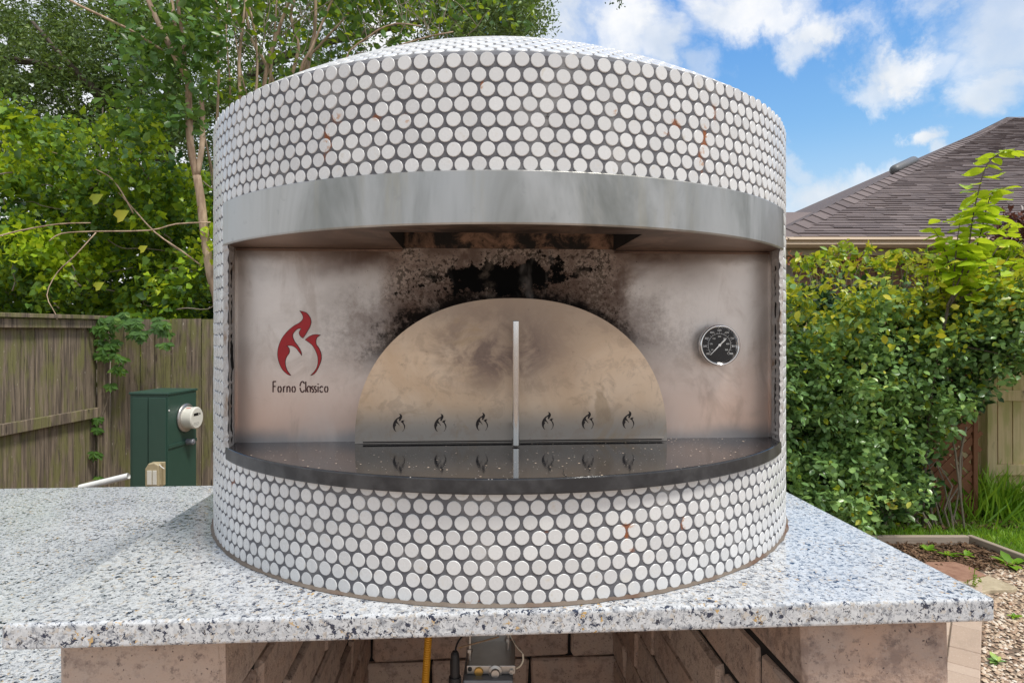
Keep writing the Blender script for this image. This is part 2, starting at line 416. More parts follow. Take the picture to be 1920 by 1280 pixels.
n = t.noise(t.obj(), 60, 3); pset(t, b, (.78, .77, .76), t.m('ADD', .10, t.m('MULTIPLY', n, .08)), metal=1.0)
m_, t, b = mat('dial_black')
n = t.noise(t.obj(), 80, 3); pset(t, b, t.mix(n, (.008, .008, .009), (.018, .018, .02)), .22)
m_, t, b = mat('glass_clear')
pset(t, b, (1, 1, 1), .03); b.inputs['Transmission Weight'].default_value = 1.0; b.inputs['IOR'].default_value = 1.05

def granite(name):
    m_, t, b = mat(name)
    p = t.pos()
    pw = t.vm('ADD', p, t.scale(t.vm('SUBTRACT', t.noise(p, 130, 3, .6, out=1), (.5, .5, .5)), .012))
    v = t.vor(pw, 260, out='Color'); vr = t.xyz(v)
    n1 = t.noise(pw, 115, 4, .66); n2 = t.noise(p, 17, 3, .5); n3 = t.noise(pw, 290, 4, .65)
    nA = t.noise(t.vm('ADD', pw, (3, 1, 5)), 130, 4, .62)
    c = t.mix(vr[0], (.50, .515, .53), (.655, .665, .67))
    c = t.mix(t.m('MULTIPLY', t.st(t.noise(p, 5, 3, .5), .45, .65), .22), c, (.40, .42, .45))
    c = t.mix(t.m('MULTIPLY', t.st(nA, .52, .60), .85), c, (.25, .265, .29))
    c = t.mix(t.m('MULTIPLY', t.st(vr[1], .86, .92), .55), c, (.50, .43, .34))
    c = t.mix(t.m('MULTIPLY', t.m('MULTIPLY', t.st(vr[2], .95, .97), t.st(n2, .5, .6)), .9), c, (.55, .34, .10))
    dk = t.m('ADD', n1, t.m('MULTIPLY', t.m('SUBTRACT', n2, .5), .22))
    c = t.mix(t.st(dk, .575, .61), c, (.025, .035, .065))
    c = t.mix(t.m('MULTIPLY', t.st(n3, .59, .62), .9), c, (.045, .045, .055))
    pset(t, b, c, t.m('ADD', .05, t.m('MULTIPLY', n2, .14)), spec=.6)
granite('granite')

m_, t, b = mat('block_stone')
p = t.pos(); rd = t.rand(); n = t.noise(p, 70, 6, .7); n2 = t.noise(p, 11, 5, .6, .4); pit = t.noise(p, 160, 3, .6)
c = t.mix(t.st(n2, .3, .7), (.50, .34, .255), (.42, .32, .265))
c = t.mix(rd, c, t.mix(n2, (.52, .38, .29), (.56, .46, .39)))
c = t.mix(t.m('MULTIPLY', t.st(t.noise(p, 26, 6, .72), .50, .64), .6), c, (.22, .155, .13))
c = t.mix(t.m('MULTIPLY', t.st(t.noise(p, 60, 6, .75), .54, .62), .55), c, (.13, .095, .085))
c = t.mix(t.st(pit, .66, .70), c, (.08, .055, .05))
c = t.mix(t.m('MULTIPLY', t.st(n, .60, .72), .5), c, (.50, .42, .37))
pset(t, b, c, .9, normal=t.bump(t.m('ADD', n, t.m('MULTIPLY', pit, .5)), .004))

m_, t, b = mat('fence_wood')
p = t.obj(); rd = t.rand(); w_ = t.vm('ADD', p, t.comb(t.m('MULTIPLY', rd, 37), t.m('MULTIPLY', rd, 11), t.m('MULTIPLY', rd, 23)))
g = t.noise(t.mapv(w_, (42, 42, 1.6)), 1, 5, .65, .4); g2 = t.noise(t.mapv(w_, (160, 160, 5)), 1, 4, .6); bl = t.noise(t.mapv(w_, (7, 7, 2)), 1, 5, .6)
c = t.mix(t.st(g, .34, .66), (.085, .065, .05), (.30, .235, .165)); c = t.mix(t.m('MULTIPLY', rd, .40), c, (.17, .135, .095))
c = t.mix(t.m('MULTIPLY', t.st(bl, .44, .60), .75), c, (.17, .17, .05))
c = t.mix(t.m('MULTIPLY', t.st(g2, .56, .66), .8), c, (.04, .03, .022))
c = t.mix(t.m('MULTIPLY', t.st(t.noise(t.mapv(w_, (70, 70, 14)), 1, 3, .6), .68, .74), .7), c, (.60, .57, .44))
kd = t.vor(t.mapv(w_, (9, 9, 1.7)), 1); c = t.mix(t.m('MULTIPLY', t.st(kd, .09, .05), .9), c, (.05, .035, .025))
pset(t, b, c, .9, normal=t.bump(t.m('ADD', g, g2), .004))
m_, t, b = mat('pale_wood')
p = t.obj(); rd = t.rand(); w_ = t.vm('ADD', p, t.comb(t.m('MULTIPLY', rd, 37), t.m('MULTIPLY', rd, 11), t.m('MULTIPLY', rd, 23)))
g = t.noise(t.mapv(w_, (42, 42, 1.6)), 1, 5, .65, .4); bl = t.noise(t.mapv(w_, (7, 7, 2)), 1, 5, .6)
c = t.mix(g, (.42, .30, .15), (.72, .59, .35)); c = t.mix(t.m('MULTIPLY', t.st(bl, .45, .65), .6), c, (.33, .33, .10)); c = t.mix(t.m('MULTIPLY', t.st(bl, .40, .30), .7), c, (.12, .09, .06))
pset(t, b, c, .9, normal=t.bump(g, .004))
m_, t, b = mat('red_wood')
p = t.obj(); g = t.noise(t.mapv(p, (30, 30, 3)), 1, 4, .6); pset(t, b, t.mix(g, (.13, .05, .025), (.27, .11, .05)), .8)
m_, t, b = mat('timber_grey')
p = t.obj(); g = t.noise(t.mapv(p, (3, 60, 60)), 1, 4, .6); pset(t, b, t.mix(g, (.22, .17, .13), (.48, .40, .32)), .9, normal=t.bump(g, .003))

m_, t, b = mat('green_paint')
p = t.obj(); n = t.noise(p, 6, 4); pset(t, b, t.mix(n, (.022, .058, .042), (.032, .078, .056)), .38)
m_, t, b = mat('meter_cream')
p = t.obj(); n = t.noise(p, 30, 3); pset(t, b, t.mix(n, (.60, .58, .50), (.70, .68, .60)), .25)
m_, t, b = mat('aged_plastic')
p = t.obj(); n = t.noise(p, 25, 4, .6); pset(t, b, t.mix(n, (.28, .22, .12), (.50, .42, .26)), .4)
m_, t, b = mat('meter_red'); pset(t, b, t.mix(t.noise(t.obj(), 30), (.5, .08, .05), (.6, .12, .08)), .5)

def leafmat(name, stops, trans=.35, rough=.38, tcol=None):
    m_, t, b = mat(name)
    rd = t.island(); n = t.noise(t.pos(), 1.6, 3, .6)
    f = t.m('ADD', t.m('MULTIPLY', rd, .62), t.m('MULTIPLY', t.st(n, .3, .7), .38))
    c = t.ramp(f, stops)
    pset(t, b, c, rough, spec=.45)
    tr = t.new('ShaderNodeBsdfTranslucent'); t.put(tr.inputs[0], t.mix(.5, c, tcol or (.30, .45, .04), 'ADD') if False else t.mix(.55, c, tcol or (.22, .34, .03)))
    ms = t.new('ShaderNodeMixShader'); ms.inputs[0].default_value = trans
    t.l.new(b.outputs[0], ms.inputs[1]); t.l.new(tr.outputs[0], ms.inputs[2])
    t.l.new(ms.outputs[0], t.n['Material Output'].inputs[0])
leafmat('leaf_oak', [(0, (0.051, 0.095, 0.026)), (.5, (0.104, 0.170, 0.044)), (.8, (0.170, 0.251, 0.059)), (1, (0.310, 0.365, 0.085))], .22, .45, (0.310, 0.434, 0.051))
leafmat('leaf_vine', [(0, (0.059, 0.125, 0.013)), (.45, (0.121, 0.247, 0.021)), (.8, (0.253, 0.431, 0.026)), (1, (0.665, 0.732, 0.033))], .42, .40, (0.691, 0.750, 0.026))
leafmat('leaf_myrtle', [(0, (0.060, 0.133, 0.031)), (.6, (0.100, 0.214, 0.042)), (1, (0.220, 0.339, 0.049))], .30, .33)
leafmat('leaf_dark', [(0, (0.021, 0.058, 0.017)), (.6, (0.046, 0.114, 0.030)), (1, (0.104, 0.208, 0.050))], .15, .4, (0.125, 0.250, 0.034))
leafmat('leaf_hedge', [(0, (0.096, 0.185, 0.063)), (.5, (0.181, 0.323, 0.099)), (.82, (0.329, 0.509, 0.140)), (1, (0.744, 0.750, 0.155))], .22, .28)
leafmat('leaf_gold', [(0, (0.158, 0.268, 0.030)), (.5, (0.422, 0.488, 0.035)), (.85, (0.739, 0.630, 0.050)), (1, (0.750, 0.347, 0.060))], .35, .35, (0.704, 0.662, 0.030))
leafmat('leaf_lime', [(0, (0.283, 0.505, 0.026)), (.5, (0.451, 0.653, 0.030)), (1, (0.700, 0.750, 0.048))], .42, .35, (0.700, 0.750, 0.036))
leafmat('leaf_red', [(0, (.35, .10, .06)), (1, (.55, .22, .12))], .3, .5, (.5, .2, .1))
leafmat('grass_blade', [(0, (0.094, 0.206, 0.018)), (.5, (0.187, 0.375, 0.029)), (1, (0.416, 0.600, 0.057))], .35, .45, (0.520, 0.750, 0.043))
leafmat('litter', [(0, (.05, .028, .016)), (.5, (.14, .075, .04)), (1, (.30, .19, .11))], .05, .9, (.1, .06, .03))
m_, t, b = mat('bark_smooth')
p = t.pos(); n = t.noise(t.mapv(p, (14, 14, 3)), 1, 5, .6, .5)
c = t.mix(t.st(n, .3, .7), (.27, .18, .12), (.56, .42, .29)); pset(t, b, c, .8, normal=t.bump(n, .006))
m_, t, b = mat('bark_dark')
p = t.pos(); n = t.noise(t.mapv(p, (10, 10, 4)), 1, 5, .6, .5)
pset(t, b, t.mix(n, (.045, .035, .028), (.16, .13, .10)), .9, normal=t.bump(n, .01))
m_, t, b = mat('twig')
n = t.noise(t.pos(), 5, 3); pset(t, b, t.mix(n, (.12, .09, .06), (.34, .29, .22)), .85)

m_, t, b = mat('soil')
p = t.pos(); n = t.noise(p, 26, 6, .7); n2 = t.noise(p, 2.5, 4)
c = t.mix(n, (.09, .06, .04), (.27, .20, .145)); c = t.mix(t.st(n2, .4, .65), c, t.mix(n, (.20, .15, .11), (.42, .32, .24)))
pset(t, b, c, .95, normal=t.bump(n, .02))
m_, t, b = mat('lawn_soil')
p = t.pos(); n = t.noise(p, 20, 5, .7); pset(t, b, t.mix(n, (.03, .05, .012), (.09, .13, .03)), .95)
m_, t, b = mat('pebble')
rd = t.island(); c = t.ramp(rd, [(0, (.16, .10, .065)), (.3, (.40, .27, .18)), (.65, (.56, .43, .30)), (.9, (.70, .62, .52)), (1, (.28, .14, .08))]); pset(t, b, c, .75)
m_, t, b = mat('paver')
p = t.pos(); rd = t.rand(); n = t.noise(p, 120, 5, .75); n2 = t.noise(p, 6, 4)
c = t.mix(rd, (.42, .31, .235), (.50, .385, .30)); c = t.mix(t.st(n, .55, .7), c, (.60, .50, .40)); c = t.mix(t.m('MULTIPLY', t.st(n2, .5, .7), .5), c, (.33, .25, .19))
pset(t, b, c, .9, normal=t.bump(n, .003))
for nm, a, bb in (('flag_red', (.23, .115, .075), (.34, .19, .13)), ('flag_tan', (.36, .29, .19), (.50, .42, .29))):
    m_, t, b = mat(nm); n = t.noise(t.pos(), 12, 6, .65); pset(t, b, t.mix(t.st(n, .3, .7), a, bb), .85, normal=t.bump(n, .01))
m_, t, b = mat('shingle')
rd = t.m('FRACT', t.m('ADD', t.island(), t.m('MULTIPLY', t.rand(), 5.77))); n = t.noise(t.pos(), 60, 4, .8); n2 = t.noise(t.pos(), .8, 3)
c = t.mix(rd, (.095, .075, .075), (.185, .148, .142)); c = t.mix(t.m('MULTIPLY', n, .5), c, (.22, .175, .16)); c = t.mix(t.m('MULTIPLY', t.st(n2, .4, .7), .25), c, (.10, .075, .08))
pset(t, b, c, .95, normal=t.bump(n, .004))
m_, t, b = mat('gutter_paint')
n = t.noise(t.pos(), 8, 3); pset(t, b, t.mix(n, (.42, .30, .19), (.50, .37, .24)), .5)
m_, t, b = mat('trim_paint')
n = t.noise(t.pos(), 8, 3); pset(t, b, t.mix(n, (.30, .24, .14), (.36, .29, .18)), .7)
m_, t, b = mat('house_brick')
rd = t.rand(); n = t.noise(t.pos(), 50, 4); pset(t, b, t.mix(n, t.mix(rd, (.20, .09, .06), (.34, .18, .12)), (.25, .15, .11)), .9)
m_, t, b = mat('brick_mortar'); n = t.noise(t.pos(), 50, 4); pset(t, b, t.mix(n, (.30, .26, .22), (.40, .36, .30)), .95)
m_, t, b = mat('vent_dark'); n = t.noise(t.pos(), 20, 4); pset(t, b, t.mix(n, (.10, .10, .10), (.15, .15, .15)), .5)
m_, t, b = mat('patio')
p = t.pos(); n = t.noise(p, 8, 6, .7); pset(t, b, t.mix(n, (.34, .25, .19), (.48, .38, .30)), .9)
m_, t, b = mat('hose_yellow')
n = t.noise(t.obj(), 50); pset(t, b, t.mix(n, (.62, .30, .02), (.78, .42, .04)), .45)
m_, t, b = mat('caulk')
n = t.noise(t.pos(), 40, 5, .7); n2 = t.noise(t.pos(), 9, 3); c = t.mix(n, (.09, .065, .045), (.24, .20, .165)); c = t.mix(t.st(n2, .55, .7), c, (.12, .06, .035)); pset(t, b, c, .85, normal=t.bump(n, .002))
m_, t, b = mat('zinc')
n = t.noise(t.obj(), 30, 5, .6); pset(t, b, t.mix(n, (.34, .31, .28), (.62, .60, .57)), t.m('ADD', .2, t.m('MULTIPLY', n, .3)), metal=.9)
m_, t, b = mat('grey_box'); n = t.noise(t.obj(), 30, 5, .6); pset(t, b, t.mix(n, (.16, .165, .18), (.26, .265, .28)), .45, metal=.3)

# ------------------------------------------------------------------ ground
def sheet(name, poly, z, m__, kind='structure'):
    mb = MB(); mb.add([(x, y, z) for x, y in poly], [tuple(range(len(poly)))])
    o = mb.build(name, m__); o['kind'] = kind; return o
sheet('ground', [(-400, -400), (400, -400), (400, 900), (-400, 900)], 0, 'soil')
sheet('patio', [(-6, -8), (6, -8), (1.6, 1.9), (-3.2, 2.9), (-6, 2.6)], .004, 'patio')
sheet('lawn', [(2.3, 5.13), (3.68, 5.13), (3.78, 4.1), (7.5, 4.1), (7.5, 6.0), (2.3, 5.75)], .006, 'lawn_soil')

# ------------------------------------------------------------------ leaf cloud builder
def rot_frames(n, up_bias=.6, r=rng):
    nrm = r.normal(size=(n, 3)); nrm[:, 2] += up_bias * 1.5
    nrm /= np.linalg.norm(nrm, axis=1)[:, None]
    a = r.normal(size=(n, 3)); a -= nrm * (a * nrm).sum(1)[:, None]; a /= np.linalg.norm(a, axis=1)[:, None]
    return a, np.cross(nrm, a), nrm
def leaves(name, C, size, mats, parent=None, shape='oval', up=.6, aspect=.5, mi=None, droop=0.0, frames=None):
    C = np.asarray(C, dtype=float); n = len(C)
    A, B, Nn = frames if frames is not None else rot_frames(n, up)
    if droop: A = A.copy(); A[:, 2] -= droop; A /= np.linalg.norm(A, axis=1)[:, None]; B = np.cross(Nn, A); B /= np.linalg.norm(B, axis=1)[:, None]; Nn = np.cross(A, B)
    s = size * rng.uniform(.55, 1.25, n) if np.isscalar(size) else size
    if shape == 'small':     # a folded diamond, 2 triangles
        pts = [(0, 0, 0), (.45, .5 * aspect, .10), (1, 0, 0), (.45, -.5 * aspect, .10)]
        faces = [(0, 3, 2), (0, 2, 1)]
    elif shape == 'heart':
        pts = [(.08, 0, 0), (-.04, .30, .06), (.35, .42, .10), (1, 0, -.12), (.35, -.42, .10), (-.04, -.30, .06), (.5, 0, 0)]
        faces = [(0, 6, 2), (0, 2, 1), (6, 3, 2), (0, 4, 6), (0, 5, 4), (6, 4, 3)]
    elif shape == 'blade':
        pts = [(0, .5 * aspect, 0), (0, -.5 * aspect, 0), (.55, .4 * aspect, .08), (.55, -.4 * aspect, .08), (1, 0, -.05)]
        faces = [(0, 1, 3), (0, 3, 2), (2, 3, 4)]
    else:
        pts = [(0, 0, 0), (.28, .42 * aspect, .06), (.62, .46 * aspect, .05), (1, 0, -.08), (.62, -.46 * aspect, .05), (.28, -.42 * aspect, .06), (.5, 0, -.01)]
        faces = [(0, 6, 1), (1, 6, 2), (6, 3, 2), (0, 5, 6), (5, 4, 6), (6, 4, 3)]
    P = np.array(pts); k = len(P)
    V_ = C[:, None, :] + s[:, None, None] * (P[None, :, 0:1] * A[:, None, :] + P[None, :, 1:2] * B[:, None, :] + P[None, :, 2:3] * Nn[:, None, :])
    Fc = (np.array(faces)[None] + (np.arange(n) * k)[:, None, None]).reshape(-1, 3)
    m2 = None if mi is None else np.repeat(mi, len(faces))
    me = np_mesh(name, V_.reshape(-1, 3), Fc, mats, mi=m2)
    return link(name, me, parent)
def clumps(n, centers, sig, r=rng):
    centers = np.asarray(centers); idx = r.integers(0, len(centers), n)
    sg = np.asarray(sig); sg = sg[idx] if sg.ndim > 0 and len(sg) == len(centers) else sg
    d_ = r.normal(size=(n, 3)); d_ /= np.linalg.norm(d_, axis=1)[:, None]
    rad = r.random(n) ** .45
    return centers[idx] + d_ * rad[:, None] * (sg[:, None] if sg.ndim == 1 else sg)
def px_centers(n, us, vs_, ds, r=rng):
    u = r.uniform(*us, n); v = r.uniform(*vs_, n); d_ = r.uniform(*ds, n)
    return np.stack([(u - 960) / 1195 * d_, d_, CAMZ + (618.5 - v) / 1195 * d_], 1)
def wig(p0, p1, n=6, amp=.05, r=random):
    p0 = Vector(p0); p1 = Vector(p1); L = (p1 - p0).length; out = []
    for i in range(n + 1):
        f = i / n; q = p0.lerp(p1, f)
        if 0 < i < n: q += Vector((r.uniform(-1, 1), r.uniform(-1, 1), r.uniform(-1, 1))) * amp * L
        out.append(q)
    return out
def smooth(pts, k=3):
    pts = [Vector(p) for p in pts]; out = []
    for i in range(len(pts) - 1):
        p0 = pts[max(i - 1, 0)]; p1 = pts[i]; p2 = pts[i + 1]; p3 = pts[min(i + 2, len(pts) - 1)]
        for j in range(k):
            s_ = j / k
            out.append(.5 * ((2 * p1) + (p2 - p0) * s_ + (2 * p0 - 5 * p1 + 4 * p2 - p3) * s_ * s_ + (3 * p1 - p0 - 3 * p2 + p3) * s_ ** 3))
    out.append(pts[-1]); return out

# ------------------------------------------------------------------ trees at the back left
oak = thing('oak_tree', 'tall dark oak with small leaves filling the upper left behind the brush', 'tree', (-8.2, 14.5, 0))
oak_o = np.array(oak.location)
mb = MB(); base = Vector((-8.2, 14.5, 0)); inv = Vector(oak_o)
trunk = smooth([base, base + Vector((.2, 0, 2.5)), base + Vector((.1, .3, 5)), base + Vector((.5, .2, 9))])
mb.tube([p - inv for p in trunk], list(np.linspace(.34, .12, len(trunk))), 12); mb.build('trunk', 'bark_dark', oak, True)
mb = MB()
def limb(mb, path, r0, r1, seg=6, off=inv):
    q = smooth(path); mb.tube([p - off for p in q], list(np.linspace(r0, r1, len(q))), seg)
limb(mb, [at(-80, 100, 13.5), at(30, 118, 13.2), at(110, 125, 13), at(215, 200, 12.8), at(290, 150, 12.6)], .03, .05)
limb(mb, [base + Vector((0, 0, 3.8)), at(300, 255, 13), at(205, 190, 12.6), at(130, 120, 12.2), at(60, 40, 12)], .12, .03)
limb(mb, [at(215, 195, 12.8), at(160, 150, 12.6), at(60, 115, 12.6), at(-40, 105, 12.4)], .07, .03)
limb(mb, [base + Vector((.3, .2, 6)), at(500, 120, 14), at(700, 60, 14.2), at(900, 20, 14.5)], .12, .04)
limb(mb, [base + Vector((.3, .2, 6)), at(350, 60, 13.5), at(420, -60, 13)], .1, .04)
mb.build('branch', 'bark_dark', oak, True)
cen = []
for i in range(430):
    u = rng.uniform(-200, 1000); v = rng.uniform(-200, 330)
    if u > 760: v = rng.uniform(-200, 95)
    cen.append(at(u, v, rng.uniform(12, 16)))
for i in range(90): cen.append(at(rng.uniform(-60, 300), rng.uniform(20, 330), rng.uniform(12, 15)))
cen = np.array(cen)
P = clumps(150000, cen, rng.uniform(.35, .85, len(cen)))
sel = np.ones(len(P), bool)
for (gu, gv, gr) in ((45, 122, 20), (165, 185, 16), (5, 75, 12), (60, 160, 8), (95, 90, 7), (330, 30, 10), (290, 45, 6)):
    uu = P[:, 0] / P[:, 1] * 1195 + 960; vv = 618.5 - (P[:, 2] - CAMZ) / P[:, 1] * 1195
    sel &= ((uu - gu) ** 2 + (vv - gv) ** 2 > gr ** 2 * rng.uniform(.5, 1.3, len(P))) | (rng.random(len(P)) < .08)
P = P[sel]
leaves('crown', P - oak_o, .105, 'leaf_oak', oak, 'small', .5, .42)

elm = thing('elm_tree', 'fine-leaved tree whose top shows just above the domed oven roof against the sky', 'tree', (-.4, 17, 0))
eo = Vector(elm.location)
mb = MB(); limb(mb, [eo, eo + Vector((.1, 0, 4)), eo + Vector((.4, 0, 7)), eo + Vector((.6, 0, 10))], .3, .08, 10, eo); mb.build('trunk', 'bark_dark', elm, True)
cen = [at(rng.uniform(820, 1025), rng.uniform(-150, 60), rng.uniform(15.5, 18)) for _ in range(34)] + [at(rng.uniform(860, 985), rng.uniform(60, 120), rng.uniform(15.5, 18)) for _ in range(14)]
P = clumps(15000, np.array(cen), rng.uniform(.35, .7, len(cen)))
leaves('crown', P - np.array(eo), .13, 'leaf_oak', elm, 'small', .5, .4)

sprig = thing('hanging_twig', 'small leafy twig tip hanging into the sky above the oven', 'twig', at(1150, -40, 6))
so = Vector(sprig.location); mb = MB(); mb.tube([Vector((-.3, 0, .3)), Vector((0, 0, .05)), Vector((.06, 0, -.22))], .004, 5); mb.build('stem', 'bark_dark', sprig)
P = np.array([np.array((rng.normal(0, .05) + .03, rng.normal(0, .04), rng.uniform(-.27, 0))) for _ in range(70)])
leaves('foliage', P, .035, 'leaf_dark', sprig, 'small', .3, .6)

# far understorey
brush = thing('background_thicket', 'dense shaded shrub thicket far behind the left fence', 'thicket', (-5, 11, 0))
bo = np.array(brush.location)
cen = px_centers(150, (-250, 1080), (330, 700), (9.6, 12.5)); P = clumps(26000, cen, rng.uniform(.35, .8, len(cen)))
leaves('foliage', P - bo, .16, ['leaf_dark', 'leaf_oak', 'leaf_vine'], brush, 'small', .4, .55, mi=rng.choice([0, 1, 1, 2], len(P)))
mb = MB()
for i in range(40):
    u = rng.uniform(-50, 900); x0 = (u - 960) / 1195 * 11
    p0 = Vector((x0, 11, 0)); p1 = Vector((x0 + rng.uniform(-.8, .8), 11 + rng.uniform(-.6, .6), rng.uniform(3, 5.5)))
    mb.tube([q - Vector(bo) for q in wig(p0, p1, 6, .03)], list(np.linspace(.035, .01, 7)), 5)
mb.build('stem', 'bark_dark', brush, True)['kind'] = 'stuff'

# vine-covered brush just beyond the fence
vb = thing('vine_thicket', 'bright green heart-leaved vines piled up over the left fence', 'vine', (-4.2, 7.8, 0))
vo = np.array(vb.location)
cen = []
for i in range(260):
    u = rng.uniform(-260, 470); v = rng.uniform(215, 640)
    if u > 300 and v < 330: continue
    cen.append(at(u, v, rng.uniform(7.0, 8.8)))
cen = np.array(cen)
P = clumps(33000, cen, rng.uniform(.12, .38, len(cen)))
wt = P[:, 2] + rng.normal(0, .5, len(P))
mi = np.where(rng.random(len(P)) < .35, 1, 0); mi = np.where((np.sin(P[:, 0] * 3.1 + P[:, 2] * 2) + np.sin(P[:, 2] * 5 + 1) + rng.normal(0, .6, len(P)) > 1.15), 2, mi)  # patches of lime leaves paint dappled sun into the foliage
leaves('foliage', P - vo, rng.choice([.055, .07, .085, .12], len(P), p=[.36, .36, .21, .07]), ['leaf_vine', 'leaf_myrtle', 'leaf_lime'], vb, 'heart', .55, 1, mi=mi, droop=.35)
cen = px_centers(110, (-250, 480), (330, 660), (8.6, 9.6)); P = clumps(9000, cen, rng.uniform(.3, .6, len(cen)))
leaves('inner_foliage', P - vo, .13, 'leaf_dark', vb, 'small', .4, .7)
mb = MB()
for i in range(34):
    u = rng.uniform(-40, 430); v = rng.uniform(280, 600); d_ = rng.uniform(6.9, 8.2)
    a_ = rng.uniform(0, 2 * math.pi); L = rng.uniform(60, 190)
    p0 = at(u, v, d_); p1 = at(u + L * math.cos(a_), v + .5 * L * math.sin(a_), d_ + rng.uniform(-.3, .3))
    q = smooth(wig(p0, p1, 5, .07)); mb.tube([p - Vector(vo) for p in q], list(np.linspace(.009, .003, len(q))), 4)
mb.build('twig', 'twig', vb, True)['kind'] = 'stuff'
yl = [((172, 378), .15), ((218, 410), .17), ((178, 540), .12), ((262, 470), .10)]
for (uv, s_) in yl:
    q = at(*uv, 6.8); fr = (np.array([[.8, -.1, .5]]) / .95, np.array([[-.5, .1, .8]]) / .95, np.array([[.1, -1, 0.]]))
    leaves('yellow_leaf', np.array([q]) - vo, np.array([s_]), 'leaf_gold', vb, 'heart', 0, 1, frames=fr)

# crape myrtles
cm = thing('crape_myrtle', 'smooth tan forked trunk of a crape myrtle just left of the oven', 'tree', at(412, 618, 7) * 1.0)
cm.location.z = 0; co = Vector(cm.location)
mb = MB()
def L2(path, r0, r1, seg=8): limb(mb, path, r0, r1, seg, co)
L2([Vector((at(425, 600, 7).x, 7, 0)), at(412, 600, 7), at(396, 520, 7), at(384, 440, 7), at(376, 370, 7), at(369, 330, 7)], .055, .045)
mb.build('trunk', 'bark_smooth', cm, True); mb = MB()
L2([at(369, 332, 7), at(357, 270, 7), at(354, 200, 7), at(352, 150, 6.9), at(335, 120, 6.8), at(310, 70, 6.8), at(278, 0, 6.8), at(262, -60, 6.8)], .042, .022)
L2([at(369, 332, 7), at(378, 280, 7), at(380, 230, 7.1), at(378, 190, 7.1)], .032, .026)
L2([at(352, 155, 6.9), at(340, 100, 7), at(328, 50, 7), at(318, -40, 7)], .026, .018)
L2([at(345, 150, 6.9), at(345, 80, 7.1), at(336, 30, 7.1), at(331, -40, 7.1)], .024, .018)
L2([at(305, 95, 6.8), at(250, 60, 6.7), at(190, 30, 6.6), at(130, 0, 6.5), at(100, -30, 6.5)], .015, .01)
L2([at(395, 417, 6.7), at(330, 420, 6.6), at(280, 432, 6.5), at(170, 434, 6.4), at(115, 438, 6.35), at(92, 452, 6.3)], .008, .005)
L2([at(-10, 445, 6.3), at(40, 432, 6.35), at(110, 420, 6.4), at(170, 418, 6.4)], .009, .005)
L2([at(180, 436, 6.4), at(140, 480, 6.3), at(108, 510, 6.25), at(88, 553, 6.2), at(105, 590, 6.15), at(108, 612, 6.0)], .006, .003)
L2([at(380, 500, 7), at(340, 470, 6.9), at(290, 435, 6.8), at(240, 380, 7.0), at(190, 330, 7.2), at(140, 300, 7.3), at(80, 280, 7.3)], .009, .005)
L2([at(250, 400, 6.8), at(215, 340, 6.8), at(180, 318, 6.8)], .008, .005)
mb.build('branch', 'bark_smooth', cm, True)
cen = [at(rng.uniform(230, 420), rng.uniform(-60, 260), rng.uniform(6.5, 7.6)) for _ in range(64)]
P = clumps(1700, np.array(cen), .24); leaves('crown', P - np.array(co), .12, 'leaf_myrtle', cm, 'oval', .7, .55)

cm2 = thing('multi_stem_myrtle', 'many-stemmed pale crape myrtle rising behind the upper left of the oven', 'tree', (-2.9, 7.6, 0))
co = Vector(cm2.location); mb = MB()
stems = [((455, 260), (448, 120), (462, 0)), ((470, 260), (482, 150), (478, 60), (458, -20)), ((490, 230), (500, 130), (528, 40), (552, -20)), ((497, 225), (512, 100), (520, -20)),
         ((520, 200), (498, 120), (470, 70), (455, -20)), ((560, 150), (585, 90), (610, 30), (632, -20)), ((575, 140), (590, 60), (592, -20)), ((565, 145), (600, 85), (650, 30), (672, -10)),
         ((540, 180), (560, 90), (545, 30), (560, -20)), ((405, 330), (410, 150), (405, 0), (398, -40)), ((640, 130), (690, 70), (740, 45), (790, 50)), ((700, 120), (740, 90), (800, 70), (850, 60)),
         ((425, 330), (432, 180), (424, 60), (430, -20)), ((380, 240), (392, 300), (400, 360)), ((480, 250), (455, 150), (440, 60), (425, -30))]
for i, s_ in enumerate(stems):
    dd = 7.3 + .12 * (i % 5)
    p0 = Vector((co.x + .04 * (i - 7) - .1, 7.6, 0.0)); path = [p0, p0.lerp(at(*s_[0], dd), .7)] + [at(*q, dd) for q in s_]
    r0 = (.03, .022, .034, .02)[i % 4] if i < 10 else .014
    limb(mb, path, r0, r0 * .5, 7, co)
mb.build('trunk', 'bark_smooth', cm2, True); mb = MB()
for i in range(90):
    u = rng.uniform(430, 900); v = rng.uniform(-20, 150 if u < 700 else 80); d_ = rng.uniform(7, 8)
    L = rng.uniform(50, 150); a_ = rng.uniform(-2.6, -.4)
    q = smooth(wig(at(u, v, d_), at(u + L * math.cos(a_), v + L * math.sin(a_), d_), 4, .06)); mb.tube([p - co for p in q], list(np.linspace(.006, .003, len(q))), 4)
mb.build('twig', 'twig', cm2, True)['kind'] = 'stuff'
cen = [at(rng.uniform(400, 760), rng.uniform(-80, 60 if rng.random() < .5 else 200), rng.uniform(7, 8.4)) for _ in range(70)] + [at(rng.uniform(640, 1000), rng.uniform(-80, 60), rng.uniform(7.2, 8.4)) for _ in range(40)]
P = clumps(2500, np.array(cen), .26); leaves('crown', P - np.array(co), .115, ['leaf_myrtle', 'leaf_vine'], cm2, 'oval', .7, .55, mi=rng.choice([0, 0, 1], len(P)))

